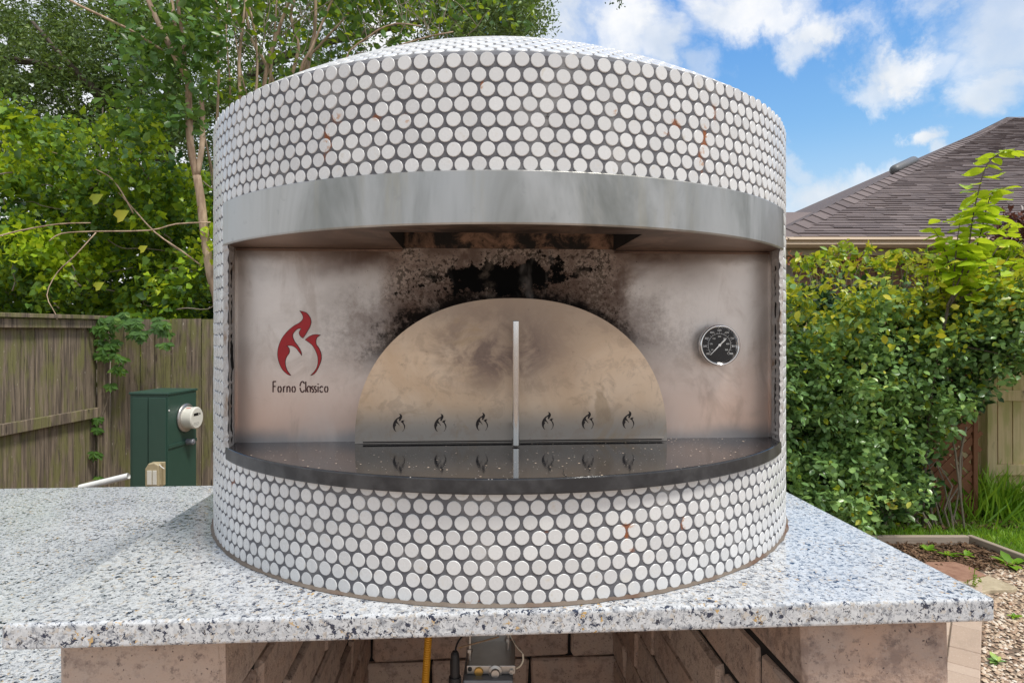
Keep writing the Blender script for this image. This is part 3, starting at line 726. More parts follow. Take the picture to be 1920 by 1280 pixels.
# ------------------------------------------------------------------ fences
def plank_mesh(w_, th, h, dog=0, seed=0):
    mb = MB(); r = random.Random(seed); j = lambda: r.uniform(-.002, .002)
    top = [(-w_ / 2, h - dog), (-w_ / 2 + dog, h + j()), (w_ / 2 - dog, h + j()), (w_ / 2, h - dog)] if dog else [(-w_ / 2, h + j()), (w_ / 2, h + j())]
    poly = [(w_ / 2 + j(), 0), (-w_ / 2 + j(), 0)] + top
    mb.prism(poly[::-1], -th / 2, th / 2); return mb
def fence_run(parent, a, b_, z0, h, w_=.137, gap=.004, mat_='fence_wood', th=.016, ncap=2):
    a = Vector(a); b_ = Vector(b_); L = (b_ - a).length; ang = math.atan2(b_.y - a.y, b_.x - a.x); n = int(L / (w_ + gap))
    ms = [plank_mesh(w_, th, h, 0, k).mesh('board', mat_) for k in range(4)]
    for i in range(n):
        p = a.lerp(b_, (i + .5) * (w_ + gap) / L)
        o = link('board', ms[i % 4], parent); o.location = (p.x + random.uniform(-.004, .004), p.y + random.uniform(-.005, .005), z0 + random.uniform(-.012, .0)); o.rotation_euler = (random.uniform(-.006, .006), random.uniform(-.006, .006), ang)
def bar(name, parent, a, b_, wx, hz, mat_, bev=.003):
    a = Vector(a); b_ = Vector(b_); L = (b_ - a).length; ang = math.atan2(b_.y - a.y, b_.x - a.x)
    mb = MB(); mb.box(0, -wx / 2, -hz / 2, L, wx / 2, hz / 2)
    o = mb.build(name, mat_, parent, bevel=bev, segs=1); o.location = a; o.rotation_euler = (0, -math.asin((b_.z - a.z) / L), ang); return o
fA = thing('wooden_fence', 'weathered board fence with cap rail and mid rail at the left edge', 'fence')
P0 = Vector((-4.02, 3.1, 0)); P1 = Vector((-3.86, 6.0, 0))
fence_run(fA, P0, P1, .03, 1.775)
nA = Vector((.05, 0, 0))
for zc, hh in ((.96, .09), (.30, .09)): bar('rail', fA, P0 + nA * .72 + Vector((0, 0, zc)), P1 + nA * .72 + Vector((0, -.02, zc)), .04, hh, 'fence_wood')
bar('rail', fA, P0 + Vector((.032, 0, 1.775)), P1 + Vector((.032, 0, 1.775)), .04, .075, 'fence_wood')
bar('cap_rail', fA, P0 + Vector((.02, 0, 1.835)), P1 + Vector((.02, .05, 1.835)), .13, .034, 'fence_wood')
fB = thing('board_fence', 'plain grey-brown board fence behind the green meter box', 'fence')
fence_run(fB, (-3.80, 6.03, 0), (.1, 6.22, 0), .03, 1.80)
mb = MB(); mb.box(-.035, -.045, 0, .035, .045, 1.80); o = mb.build('post', 'fence_wood', fB, bevel=.004, segs=1); o.location = (-3.80, 5.93, 0)
for zc in (.4, 1.0, 1.6): bar('rail', fB, (-3.8, 6.07, zc), (.1, 6.26, zc), .04, .09, 'fence_wood')
fC = thing('rail_fence', 'pale algae-stained fence with rails facing the yard, behind the right end of the hedge', 'fence')
fence_run(fC, (.2, 6.25, 0), (8.0, 6.25, 0), .05, 1.78, mat_='pale_wood', gap=.01)
for zc in (.36, 1.08, 1.70): bar('rail', fC, (.2, 6.215, zc), (8.0, 6.215, zc), .04, .10, 'pale_wood')
for x_ in (2.2, 4.6, 7.0):
    mb = MB(); mb.box(-.045, -.045, 0, .045, .045, 1.8); o = mb.build('post', 'pale_wood', fC, bevel=.004, segs=1); o.location = (x_, 6.147, 0)

cv = thing('creeper_vine', 'dark green creeper hanging over the fence corner', 'vine', (-3.5, 5.9, 1.8))
co = np.array(cv.location); P = []
cl = [(200, 610, 30), (225, 600, 25), (200, 640, 26), (190, 665, 14), (250, 612, 26), (265, 620, 16), (310, 612, 20), (300, 605, 14), (220, 690, 12), (225, 668, 10), (185, 785, 6), (182, 805, 6), (206, 720, 5), (180, 850, 6), (185, 895, 6), (308, 645, 8)]
fr = [[], [], []]
for (u, v, s_) in cl:
    for k in range(int(2 + s_ * .35)):
        c0 = at(u + rng.normal(0, s_ * .45), v + rng.normal(0, s_ * .35), 5.85 + rng.uniform(-.06, .05))
        for j in range(5):
            a_ = -math.pi / 2 + (j - 2) * .62 + rng.normal(0, .1)
            ax = np.array((math.cos(a_), -.25, math.sin(a_))); ax /= np.linalg.norm(ax)
            nn = np.array((rng.normal(0, .2), -1, .4)); nn -= ax * ax.dot(nn); nn /= np.linalg.norm(nn)
            P.append(np.array(c0)); fr[0].append(ax); fr[1].append(np.cross(nn, ax)); fr[2].append(nn)
leaves('foliage', np.array(P) - co, rng.uniform(.05, .085, len(P)), 'leaf_myrtle', cv, 'oval', 0, .45, frames=tuple(np.array(q) for q in fr))
mb = MB()
for path in ([(170, 598), (200, 625), (225, 660), (222, 690)], [(225, 600), (262, 606), (285, 640)], [(300, 600), (310, 625), (308, 650)], [(205, 660), (204, 740), (186, 800), (184, 900)]):
    mb.tube([p - Vector(co) for p in smooth([at(*q, 5.88) for q in path])], .004, 4)
mb.build('stem', 'twig', cv)['kind'] = 'stuff'

# ------------------------------------------------------------------ green meter pedestal
gb = thing('meter_pedestal', 'tall dark green metal utility cabinet with a round cream meter', 'utility box', (-2.43, 4.5, 0), R(-5.7))
# local frame: x to the right, y away; the near right edge is at the origin
W_, D_, H_ = .285, .34, 1.262
mb = MB(); mb.box(-W_, 0, .0, 0, D_, H_); mb.build('body', 'green_paint', gb, bevel=.004)
mb = MB(); mb.box(-W_ - .006, -.008, H_, .008, D_ + .006, H_ + .016); mb.build('lid', 'green_paint', gb, bevel=.003)
mb = MB(); mb.box(-W_ + .02, -.006, .05, -W_ / 2 - .004, 0.001, H_ - .02); mb.build('door_panel', 'green_paint', gb, bevel=.002)
mb = MB(); mb.box(-W_ / 2 + .004, -.012, .05, -.008, 0.001, H_ - .02); mb.build('door_panel', 'green_paint', gb, bevel=.002)
mb = MB(); mb.box(0, .004, .88, .008, D_ - .004, .905); mb.build('trim_strip', 'green_paint', gb, bevel=.002)
mx = Matrix.Translation((0, .20, 1.075)) @ Matrix.Rotation(R(90), 4, 'Y')
mb = MB(); mb.lathe([(.105, 0), (.105, .012), (.098, .018)], 40, mx); mb.build('meter_ring', 'zinc', gb, True)
mb = MB(); mb.lathe([(.080, .01), (.080, .088), (.074, .094), (.072, .095)], 40, mx); me_ = mb.build('meter', 'meter_cream', gb, False)
mb = MB(); mb.box(.0948, .155, 1.092, .0962, .215, 1.112); mb.build('display', 'dial_black', me_)
mb = MB(); mb.box(.0948, .225, 1.095, .0962, .238, 1.11); mb.build('display', 'dial_black', me_)
mb = MB(); mb.box(.0948, .150, 1.030, .0958, .225, 1.0315); mb.box(.0948, .155, 1.040, .0958, .22, 1.0412); mb.box(.0948, .165, 1.02, .0958, .21, 1.0212); mb.build('printed_line', 'dial_black', me_)
mb = MB()
for k in range(7):
    a_ = R(-112 + k * 3.4); mb.box(.04 + .004 * 0, 0, 0, .04, 0, 0) if False else None
mxp = lambda a_, z_: mx @ Vector((.0808 * math.cos(a_), .0808 * math.sin(a_), z_))
for (a0, a1, z0_, z1_, mt) in ((R(200), R(206), .03, .065, 'meter_red'), (R(172), R(184), .045, .07, 'dial_black')):
    mb = MB(); vv = []; n_ = 4
    for i in range(n_ + 1):
        a_ = a0 + (a1 - a0) * i / n_; vv += [mxp(a_, z0_), mxp(a_, z1_)]
    mb.add(vv, [(2 * i, 2 * i + 1, 2 * i + 3, 2 * i + 2) for i in range(n_)]); mb.build('printed_label', mt, me_)
mb = MB(); mx2 = Matrix.Translation((.005, .215, .895)) @ Matrix.Rotation(R(90), 4, 'Y'); mb.lathe([(.022, 0), (.022, .05), (.018, .055)], 20, mx2); mb.lathe([(.010, .055), (.010, .06)], 12, mx2); mb.build('padlock', 'grey_box', gb)
mb = MB(); mb.lathe([(.006, 0), (.005, .004)], 10, Matrix.Translation((0, .012, 1.15)) @ Matrix.Rotation(R(90), 4, 'Y')); mb.build('screw', 'paint_white', gb)

oc = thing('outlet_cover', 'yellowed clear plastic outlet cover on a post before the green cabinet', 'outlet cover', (at(293, 883, 4.2).x, 4.2, 0))
mb = MB(); mb.box(-.02, 0, 0, .02, .04, .72); mb.build('post', 'pale_wood', oc)
z0 = at(0, 903, 4.2).z - .02
mb = MB(); mb.prism([(-.05, z0), (.04, z0), (.04, z0 + .14), (.012, z0 + .155), (-.028, z0 + .15), (-.05, z0 + .115)], -.045, -.002); mb.build('cover', 'aged_plastic', oc, bevel=.008, segs=3)
mb = MB(); mb.box(-.03, 0, z0 - .004, .052, .02, z0 + .15); mb.build('back_plate', 'aged_plastic', oc, bevel=.004)
mb = MB(); mb.box(-.034, -.049, z0 + .012, -.004, -.044, z0 + .105); mb.box(.002, -.049, z0 + .012, .028, -.044, z0 + .105); mb.build('window_panel', 'meter_cream', oc, bevel=.002)
mb = MB(); mb.tube([(.035, -.03, z0 + .14), (.06, -.04, z0 + .125), (.075, -.04, z0 + .115)], .0025, 5); mb.build('latch', 'paint_white', oc)

# ------------------------------------------------------------------ house beyond the hedge
hs = thing('brick_house', 'brick house with a dark brown shingle hip roof beyond the hedge', 'house', (3.1, 7.5, 0))
ho = Vector(hs.location); TN = .4455; ZE = 2.81
def rp(x, s_y, dz=0): return Vector((x, 7.5 + s_y, ZE + s_y * TN + dz))       # point on the front roof plane
T = 12.3
mb = MB()
pts = [rp(3.1, 0), rp(26, 0), rp(26, T), rp(3.1 + T, T)]
mb.add([p - ho - Vector((0, 0, .02)) for p in pts], [(0, 1, 2, 3)])
side = [Vector((3.1, 7.5, ZE)), Vector((3.1 + T, 7.5 + T, ZE + T * TN)), Vector((3.1, 32, ZE))]
mb.add([p - ho - Vector((0, 0, .02)) for p in side], [(0, 1, 2)])
mb.build('roof_deck', 'shingle', hs)
EXP = .130; cs = math.cos(math.atan(TN)); dy = EXP * cs
shing = []
row = 0; yy = 0.0
while yy < T:
    x = 3.1 + yy + .02 + (row % 3) * .1; xe = min((yy + 8.3) * .84 + 1.5, 20)
    while x < xe:
        wd = random.choice((.16, .22, .28, .33)); th = random.choice((.012, .017, .022))
        shing.append((x, yy, wd, th)); x += wd + .003
    row += 1; yy += dy
def shingle_vf(x, yy, wd, th, sk=.0):
    a = rp(x, yy - .004) ; b_ = rp(x + wd, yy - .004); c_ = rp(x + wd, yy + dy * 1.05); d_ = rp(x, yy + dy * 1.05)
    up = Vector((0, -TN, 1)).normalized()
    v_ = [a, b_, c_, d_, a + up * th, b_ + up * th, c_ + up * .002, d_ + up * .002]
    return v_, [(4, 5, 6, 7), (0, 1, 5, 4), (1, 2, 6, 5), (3, 0, 4, 7)]
def vis(s_):
    p = rp(s_[0] + s_[2] / 2, s_[1]); return -(p.y) if -.01 < (p.x / p.y) - .425 < .40 else -100
order = sorted(range(len(shing)), key=lambda i: -vis(shing[i])); topset = set(order[:290])
mb = MB(); cache = {}
for i, s_ in enumerate(shing):
    if i in topset:
        k = (s_[2], s_[3])
        if k not in cache:
            mm = MB(); v_, f_ = shingle_vf(0, 0, *k); o0 = rp(0, 0); mm.add([q - o0 for q in v_], f_); cache[k] = mm.mesh('shingle', 'shingle')
        link('shingle', cache[k], hs, loc=rp(s_[0], s_[1]) - ho)
    else:
        v_, f_ = shingle_vf(*s_); mb.add([q - ho for q in v_], f_)
o = mb.build('shingles', 'shingle', hs); o['kind'] = 'stuff'
mb = MB(); n_ = 60; dirh = Vector((1, 1, TN)).normalized(); sidev = Vector((1, -1, 0)).normalized()
for i in range(n_):
    p0 = rp(3.1, 0, .01) + Vector((1, 1, TN)) * (T * i / n_); p1 = rp(3.1, 0, .01) + Vector((1, 1, TN)) * (T * (i + 1.05) / n_)
    u_ = Vector((0, 0, .03))
    mb.add([p0 + sidev * .16 - u_ * 1.4 - ho, p0 + u_ * 1.5 - ho, p0 - sidev * .16 - u_ * 1.4 - ho, p1 + sidev * .16 - u_ * 1.9 - ho, p1 + u_ * .9 - ho, p1 - sidev * .16 - u_ * 1.9 - ho], [(0, 3, 4, 1), (1, 4, 5, 2), (0, 1, 2)])
mb.build('hip_cap', 'shingle', hs)
mb = MB()
for i in range(40):
    x0 = 3.1 + T + i * .3; mb.add([Vector((x0, 7.5 + T - .16, ZE + T * TN - .04)) - ho, Vector((x0, 7.5 + T, ZE + T * TN + .05)) - ho, Vector((x0 + .31, 7.5 + T - .16, ZE + T * TN - .055)) - ho, Vector((x0 + .31, 7.5 + T, ZE + T * TN + .035)) - ho], [(0, 2, 3, 1)])
mb.build('ridge_cap', 'shingle', hs)
# gutter, fascia, soffit, wall
mb = MB(); gp = [(-.11, .0), (-.125, -.03), (-.10, -.05), (-.115, -.085), (-.08, -.12), (0, -.12), (0, 0)]
L_ = 20
vv = [Vector((0, y_, ZE + z_ - .01)) for y_, z_ in gp] + [Vector((L_, y_, ZE + z_ - .01)) for y_, z_ in gp]; n_ = len(gp)
vv = [v_ - Vector((0, 0, 0)) + Vector((0, 7.5 - 7.5 + .02, 0)) for v_ in vv]
mb.add(vv, [tuple(range(n_)), tuple(range(2 * n_ - 1, n_ - 1, -1))] + [(i, (i + 1) % n_, (i + 1) % n_ + n_, i + n_) for i in range(n_)]); mb.build('gutter', 'gutter_paint', hs)
mb = MB(); mb.box(0, .025, ZE - .21, L_, .05, ZE - .02); mb.build('fascia', 'trim_paint', hs)
mb = MB(); mb.box(0, .05, ZE - .20, L_, .5, ZE - .185); mb.build('soffit', 'trim_paint', hs)
mb = MB(); mb.box(.42, .5, 0, L_, .7, ZE - .19); mb.box(.42, .70, 0, .6, 20, ZE - .19); wl = mb.build('wall', 'brick_mortar', hs)
bm_ = MB().box(-.098, -.012, -.0285, .098, .012, .0285).mesh('brick', 'house_brick')
nb = 0
for r_ in range(14):
    for c_ in range(21):
        x_ = .53 + c_ * .205 + (r_ % 2) * .1025; z_ = ZE - .19 - .05 - r_ * .067
        if nb < 294: link('brick', bm_, wl, loc=(x_, .494, z_)); nb += 1
# arched brick window frame dark opening
mb = MB(); mb.box(2.2, .470, 1.0, 3.5, .479, ZE - .30); mb.build('window', 'dial_black', hs)
mb = MB()
tdir = Vector((1, 1, TN)).normalized(); pc = rp(3.1, 0) + Vector((1, 1, TN)) * 5.0 + Vector((-.25, .25, -.03)) - ho
mb.tube([pc - tdir * .78, pc - tdir * .70, pc + tdir * .70, pc + tdir * .78], [.05, .10, .10, .05], 14); mb.build('roof_vent', 'vent_dark', hs, True)
nr = thing('low_roof', 'low brown roof peeking out between the oven and the hip roof', 'roof', (3.6, 11.6, 0))
mb = MB(); z1 = at(0, 398, 12.2).z
mb.add([Vector((-4, -.6, z1 - .6)), Vector((6, -.6, z1 - .6)), Vector((6, .6, z1)), Vector((-4, .6, z1)), Vector((6, 3, z1 - .9)), Vector((-4, 3, z1 - .9))], [(0, 1, 2, 3), (3, 2, 4, 5)]); mb.build('roof_plane', 'shingle', nr)
mb = MB(); mb.box(-4, 0, 0, 6, 2.5, z1 - .6); mb.build('wall', 'brick_mortar', nr)

# ------------------------------------------------------------------ hedge on a lattice
tr = thing('lattice_trellis', 'brown wooden lattice with a slim post showing through the vine hedge', 'trellis', (2.6, 5.72, 0))
mb = MB(); mb.box(-.02, -.02, 0, .02, .02, 1.25); o = mb.build('post', 'red_wood', tr, bevel=.003, segs=1); o.location = (at(1827, 800, 5.72).x - 2.6, 0, 0)
mb = MB(); mb.box(-.02, -.02, 0, .02, .02, 1.75); o = mb.build('post', 'red_wood', tr, bevel=.003, segs=1); o.location = (0, 0, 0)
xr = at(1822, 800, 5.72).x - 2.6
sl = MB().box(-.85, -.004, -.019, .85, .004, .019).mesh('slat', 'red_wood')
for k in range(14):
    for s_ in (1, -1):
        cx = .0 + k * (xr / 13)
        # clip slat length to the panel
        z_ = .72
        L = 1.15
        o = link('slat', sl, tr); hw = min(cx, xr - cx) * math.sqrt(2) + .05
        o.scale = (min(1, max(hw, .12) / .85), 1, 1); o.location = (cx, .004 * s_, z_); o.rotation_euler = (0, R(45) * s_, 0)
for k in range(8):
    for s_ in (1, -1):
        o = link('slat', sl, tr); o.scale = (.5, 1, 1); o.location = (xr - .30, .004 * s_, .15 + k * .15); o.rotation_euler = (0, R(45) * s_, 0)
bar('rail', tr, (0, 0, .22), (xr, 0, .22), .03, .04, 'red_wood'); bar('rail', tr, (0, 0, 1.22), (xr, 0, 1.22), .03, .04, 'red_wood')

hg = thing('vine_hedge', 'dense glossy green vine hedge with sunlit yellow painted into its top right of the oven', 'hedge', (3.4, 5.5, 0))
ho_ = np.array(hg.location)
cen = []; sg = []
def hedge_low(u):      # photo line below which the hedge thins out
    return np.interp(u, [1380, 1640, 1720, 1760, 1810, 1840, 1870, 1920, 2200], [1010, 1000, 960, 850, 790, 735, 715, 690, 680])
for i in range(900):
    u = rng.uniform(1380, 2150); v = rng.uniform(500, 1000); d_ = rng.uniform(5.0, 5.75)
    if u < 1640: d_ = rng.uniform(4.75, 5.6)
    if v > hedge_low(u) - 14: continue
    if v < 535 + 28 * math.sin(u * .021) * math.sin(u * .047 + 1) - (30 if u > 1780 else 0): continue
    cen.append(at(u, v, d_)); sg.append(rng.uniform(.10, .22))
cen = np.array(cen); sg = np.array(sg)
P = clumps(34000, cen, sg); P = P[P[:, 2] > .02]
hgt = (P[:, 2] - 1.62) / .5 + rng.normal(0, .42, len(P)) + .3 * np.sin(P[:, 0] * 6)
mi = np.where(hgt > .62, 1, 0); mi = np.where((mi == 0) & (rng.random(len(P)) < .035), 1, mi)  # upper leaves coloured gold to paint in sunlight on the hedge top
leaves('foliage', P - ho_, rng.choice([.035, .048, .062, .078], len(P), p=[.2, .35, .3, .15]), ['leaf_hedge', 'leaf_gold'], hg, 'oval', .75, .62, mi=mi, droop=.25)
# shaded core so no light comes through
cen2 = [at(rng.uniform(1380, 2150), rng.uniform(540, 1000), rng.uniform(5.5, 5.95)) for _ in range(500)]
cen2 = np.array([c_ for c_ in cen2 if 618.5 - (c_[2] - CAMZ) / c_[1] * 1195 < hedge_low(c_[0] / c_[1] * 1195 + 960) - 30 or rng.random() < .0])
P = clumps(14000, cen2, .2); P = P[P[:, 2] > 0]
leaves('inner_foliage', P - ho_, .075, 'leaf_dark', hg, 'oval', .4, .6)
# wispy shoots on top
mb = MB(); SP = []; SR = []
for i in range(46):
    u = rng.uniform(1480, 1760) if i < 34 else rng.uniform(1860, 1930); v = 520; d_ = rng.uniform(5.2, 5.6)
    L = rng.uniform(15, 62); lean = rng.uniform(-45, 45)
    q = smooth([at(u, v + 20, d_), at(u + lean * .4, v - L * .5, d_), at(u + lean, v - L, d_), at(u + lean * 1.5, v - L * .9, d_)])
    mb.tube([p - Vector(ho_) for p in q], list(np.linspace(.004, .002, len(q))), 4)
    for p in q[3:]:
        for k in range(3): (SR if i % 5 == 0 and p == q[-1] else SP).append(np.array(p) + rng.normal(0, .02, 3))
    if i % 5 == 0: SR += [np.array(q[-1]) + rng.normal(0, .035, 3) for _ in range(14)]
mb.build('stem', 'twig', hg)['kind'] = 'stuff'
leaves('shoot_leaves', np.array(SP) - ho_, .07, ['leaf_vine', 'leaf_gold'], hg, 'oval', .5, .5, mi=rng.choice([0, 1], len(SP)))
leaves('red_shoots', np.array(SR) - ho_, .045, 'leaf_red', hg, 'oval', .5, .35)['kind'] = 'stuff'
# stems at the foot
mb = MB()
for i in range(50):
    u = rng.uniform(1560, 1800); p0 = gnd(u, rng.uniform(975, 1000)); p0.y = min(p0.y, 5.75)
    q = wig(p0, p0 + Vector((rng.uniform(-.35, .35), rng.uniform(0, .3), rng.uniform(.3, .9))), 4, .06); mb.tube([p - Vector(ho_) for p in q], list(np.linspace(.008, .004, 5)), 5)
for path in ([(1770, 770), (1788, 830), (1795, 880), (1800, 920), (1808, 990)], [(1812, 800), (1800, 860), (1802, 930)]):
    mb.tube([p - Vector(ho_) for p in smooth([at(*q, 5.45) for q in path])], .009, 6)
mb.build('vine_stem', 'twig', hg)['kind'] = 'stuff'

# lime shoots of a sapling
sp = thing('lime_sapling', 'bright lime-green sapling with large leaves rising out of the hedge', 'sapling', (at(1785, 560, 5.05).x, 5.05, 0))
so = Vector(sp.location); mb = MB()
def leaf_big(seg=1):
    m2 = MB(); prof = [(0, 0), (.15, .20), (.35, .30), (.55, .29), (.75, .19), (.9, .08), (1, 0)]
    vs2 = [(x_, 0, -.06 * math.sin(x_ * 3)) for x_, w2 in prof]; n2 = len(prof)
    for s2 in (1, -1): vs2 += [(x_, s2 * w2, .09 * w2 / .3 * .6 - .10 * x_ * x_) for x_, w2 in prof]
    f2 = [(i, i + 1, n2 + i + 1, n2 + i) for i in range(n2 - 1)] + [(i, 2 * n2 + i, 2 * n2 + i + 1, i + 1) for i in range(n2 - 1)]
    m2.add(vs2, f2); return m2.mesh('leaf', 'leaf_lime')
lm = leaf_big()
stems = [([(1775, 575), (1800, 520), (1815, 470), (1822, 420), (1832, 370), (1850, 310), (1880, 285), (1900, 283)], 1.0),
         ([(1780, 575), (1815, 510), (1838, 440), (1850, 390), (1862, 360), (1885, 352)], 1.0),
         ([(1790, 570), (1780, 500), (1765, 455), (1750, 430)], .9), ([(1790, 570), (1825, 520), (1860, 480), (1885, 440), (1895, 420)], .95),
         ([(1785, 565), (1790, 500), (1795, 450), (1800, 415)], .9), ([(1800, 560), (1840, 540), (1880, 520), (1905, 490)], .9), ([(1770, 560), (1755, 520), (1745, 480)], .9), ([(1810, 650), (1860, 660), (1910, 672)], .9)]
nl = 0
for si, (pp, sc_) in enumerate(stems):
    q = smooth([at(*p, 5.05 + .07 * (si % 4)) for p in pp], 5); mb.tube([p - so for p in q], list(np.linspace(.008, .002, len(q))), 5)
    L = len(q)
    for i in range(3, L, 1 if si < 6 else 2):
        if i < 8 and random.random() < .2: continue
        s_ = 1 if (i % 2) else -1
        sz = .172 * sc_ * (1 - .35 * i / L) * random.uniform(.85, 1.2)
        o = link('leaf', lm, sp); o.location = q[i] - so; o.scale = (sz,) * 3
        yawl = (0 if s_ > 0 else math.pi) + random.uniform(-.7, .7)
        o.rotation_euler = (random.uniform(-.7, .3) * s_, random.uniform(-.1, .45), yawl); nl += 1
        for _k in range(2 if i < L * .6 else (1 if i % 3 == 0 else 0)):
            o = link('leaf', lm, sp); o.location = q[i] - so + Vector((random.uniform(-.16, .16) * (1.1 - i / L), random.uniform(-.1, .1), random.uniform(-.08, .08))); o.scale = (sz * 1.05,) * 3
            o.rotation_euler = (random.uniform(-.5, .5), random.uniform(-.1, .5), random.uniform(0, 6.28)); nl += 1
# trunk down to the soil
mb.tube([p - so for p in smooth([Vector((so.x + .05, 5.5, 0)), Vector((so.x + .02, 5.35, 1.1)), at(1778, 575, 5.08)])], .012, 6)
mb.build('stem', 'bark_dark', sp, True)

pb = thing('purple_shrub', 'dark reddish shrub against the house wall at the right edge', 'shrub', (6.4, 6.8, 0))
cen = [at(rng.uniform(1880, 1990), rng.uniform(425, 560), rng.uniform(6.5, 7)) for _ in range(30)]
mb = MB(); mb.tube(wig((0, 0, 0), (-.6, 0, 2.4), 5, .02), .015, 6); mb.build('stem', 'bark_dark', pb)
P = clumps(2200, np.array(cen), .2)
leafmat('leaf_purple', [(0, (.03, .012, .014)), (.6, (.08, .03, .025)), (1, (.20, .07, .04))], .2, .4, (.2, .06, .03))
leaves('foliage', P - np.array(pb.location), .07, 'leaf_purple', pb, 'oval', .5, .5)

# ------------------------------------------------------------------ grass, litter, gravel
n = 42000
X = rng.uniform(2.3, 7.3, n); Y = rng.uniform(4.0, 5.95, n)
sel = ((X < 3.68) & (Y > 5.17) & (Y < 5.66)) | ((X > 3.80 - (Y - 4.1) * .06) & (Y < 5.75))
X = X[sel]; Y = Y[sel]; n = len(X)
A = np.stack([rng.normal(0, .5, n), rng.normal(0, .5, n), np.ones(n)], 1); A /= np.linalg.norm(A, axis=1)[:, None]
B = np.cross(A, rng.normal(size=(n, 3))); B /= np.linalg.norm(B, axis=1)[:, None]
tag(leaves('lawn_grass', np.stack([X, Y, np.full(n, .005)], 1), rng.uniform(.03, .075, n), 'grass_blade', None, 'blade', aspect=.13, frames=(A, B, np.cross(A, B))),
    'short bright green lawn grass between hedge and gravel bed', 'grass', kind='stuff')
def tuft(u, v, name, label, hgt, n, mt='grass_blade', spread=.14, group=None):
    base = gnd(u, v); g = thing(name, label, 'grass clump' if 'grass' in name else 'weed', base, 0, group)
    C = np.stack([rng.normal(0, spread * .4, n), rng.normal(0, spread * .3, n), np.zeros(n)], 1)
    A = np.stack([rng.normal(0, .55, n), rng.normal(0, .4, n), np.ones(n)], 1); A /= np.linalg.norm(A, axis=1)[:, None]
    B = np.cross(A, rng.normal(size=(n, 3))); B /= np.linalg.norm(B, axis=1)[:, None]
    leaves('blades', C, rng.uniform(hgt * .5, hgt, n), mt, g, 'blade', aspect=.045 if hgt > .2 else .3, frames=(A, B, np.cross(A, B))); return g
tuft(1860, 968, 'tall_grass_clump', 'tall arching grass clump against the pale fence, the larger one', .55, 520, spread=.55)
tuft(1790, 972, 'tall_grass_clump', 'sparse grass clump around the vine stem left of the trellis post', .38, 170, spread=.4)
n = 2600; X = rng.uniform(2.0, 4.6, n); Y = rng.uniform(5.45, 5.95, n)
tag(leaves('leaf_litter', np.stack([X, Y, rng.uniform(.008, .03, n)], 1), .055, 'litter', None, 'oval', 2.5, .6), 'brown dead leaves lying under the hedge', 'leaf litter', kind='stuff')
# pebbles
n = 30000
X = rng.uniform(1.5, 4.4, n); Y = rng.uniform(2.4, 5.08, n)
P0p = np.array((2.285, 3.107)); dpa = np.array((.6, .8)); npa = np.array((-.8, .6))
rel = np.stack([X, Y], 1) - P0p; nn = rel @ npa
sel = (nn < -.005) & (X / Y < .84) & (X / Y > .60) & (X < 3.66 + (5.1 - Y) * .15)
X = X[sel]; Y = Y[sel]; n = len(X)
oct_ = np.array([(1, 0, 0), (.4, .9, 0), (-.8, .6, 0), (-.9, -.5, 0), (.3, -1, 0), (0, 0, .8)]); of = np.array([(0, 1, 5), (1, 2, 5), (2, 3, 5), (3, 4, 5), (4, 0, 5)])
th = rng.uniform(0, 6.28, n); ssz = rng.uniform(.005, .0135, n)
px_ = oct_[None] * np.stack([ssz * rng.uniform(.8, 1.5, n), ssz, ssz * rng.uniform(.5, 1.1, n)], 1)[:, None, :]
xr_ = px_[..., 0] * np.cos(th)[:, None] - px_[..., 1] * np.sin(th)[:, None]; yr_ = px_[..., 0] * np.sin(th)[:, None] + px_[..., 1] * np.cos(th)[:, None]
Vp = np.stack([xr_ + X[:, None], yr_ + Y[:, None], px_[..., 2] + rng.uniform(.001, .009, n)[:, None]], -1).reshape(-1, 3)
Fp = (of[None] + (np.arange(n) * 6)[:, None, None]).reshape(-1, 3)
tag(link('gravel', np_mesh('gravel', Vp, Fp, 'pebble')), 'tan and brown pea gravel bed right of the counter', 'gravel', kind='stuff')
n = 1500; X = rng.uniform(2.9, 3.7, n); Y = rng.uniform(4.55, 5.08, n)
tag(leaves('bark_mulch', np.stack([X, Y, rng.uniform(.010, .022, n)], 1), .05, 'litter', None, 'oval', 2.5, .35), 'brown bark chips in the far corner of the gravel bed', 'mulch', kind='stuff')
for k, (u, v, s_, lb) in enumerate([(1778, 1045, .10, 'light green weed just left of the red flagstone top'), (1812, 1046, .08, 'tiny weed between the red flagstone and the edging corner'), (1895, 1062, .16, 'broad-leaved weed at the right edge beside the timber edging'), (1740, 1035, .09, 'small weed near the far left end of the timber edging'), (1902, 1160, .05, 'thin seedling alone in the open gravel'), (1870, 1245, .07, 'low weed beside the lowest paver')]):
    g = gnd(u, v); wd = thing('weed', lb, 'weed', g, 0, 'weeds in the gravel bed')
    n = 16; a_ = rng.uniform(0, 6.28, n); A = np.stack([np.cos(a_), np.sin(a_), rng.uniform(.1, .7, n)], 1); A /= np.linalg.norm(A, axis=1)[:, None]
    B = np.cross(np.array((0, 0, 1.)), A); B /= np.linalg.norm(B, axis=1)[:, None]
    leaves('foliage', np.tile(np.array((0, 0, .012)), (n, 1)), rng.uniform(.5, 1, n) * s_, 'grass_blade' if k != 5 else 'leaf_hedge', wd, 'oval', frames=(A, B, np.cross(A, B)), aspect=.45)
sw = thing('upright_weed', 'slender upright weed growing beside the tan flagstone', 'weed', gnd(1828, 1108)); mb = MB(); mb.tube([(0, 0, 0), (-.01, 0, .08), (0, 0, .15)], .002, 4); mb.build('stem', 'leaf_vine', sw)
n = 40; leaves('foliage', np.stack([rng.normal(0, .014, n), rng.normal(0, .014, n), rng.uniform(.01, .15, n)], 1), .03, 'leaf_vine', sw, 'oval', .5, .35)

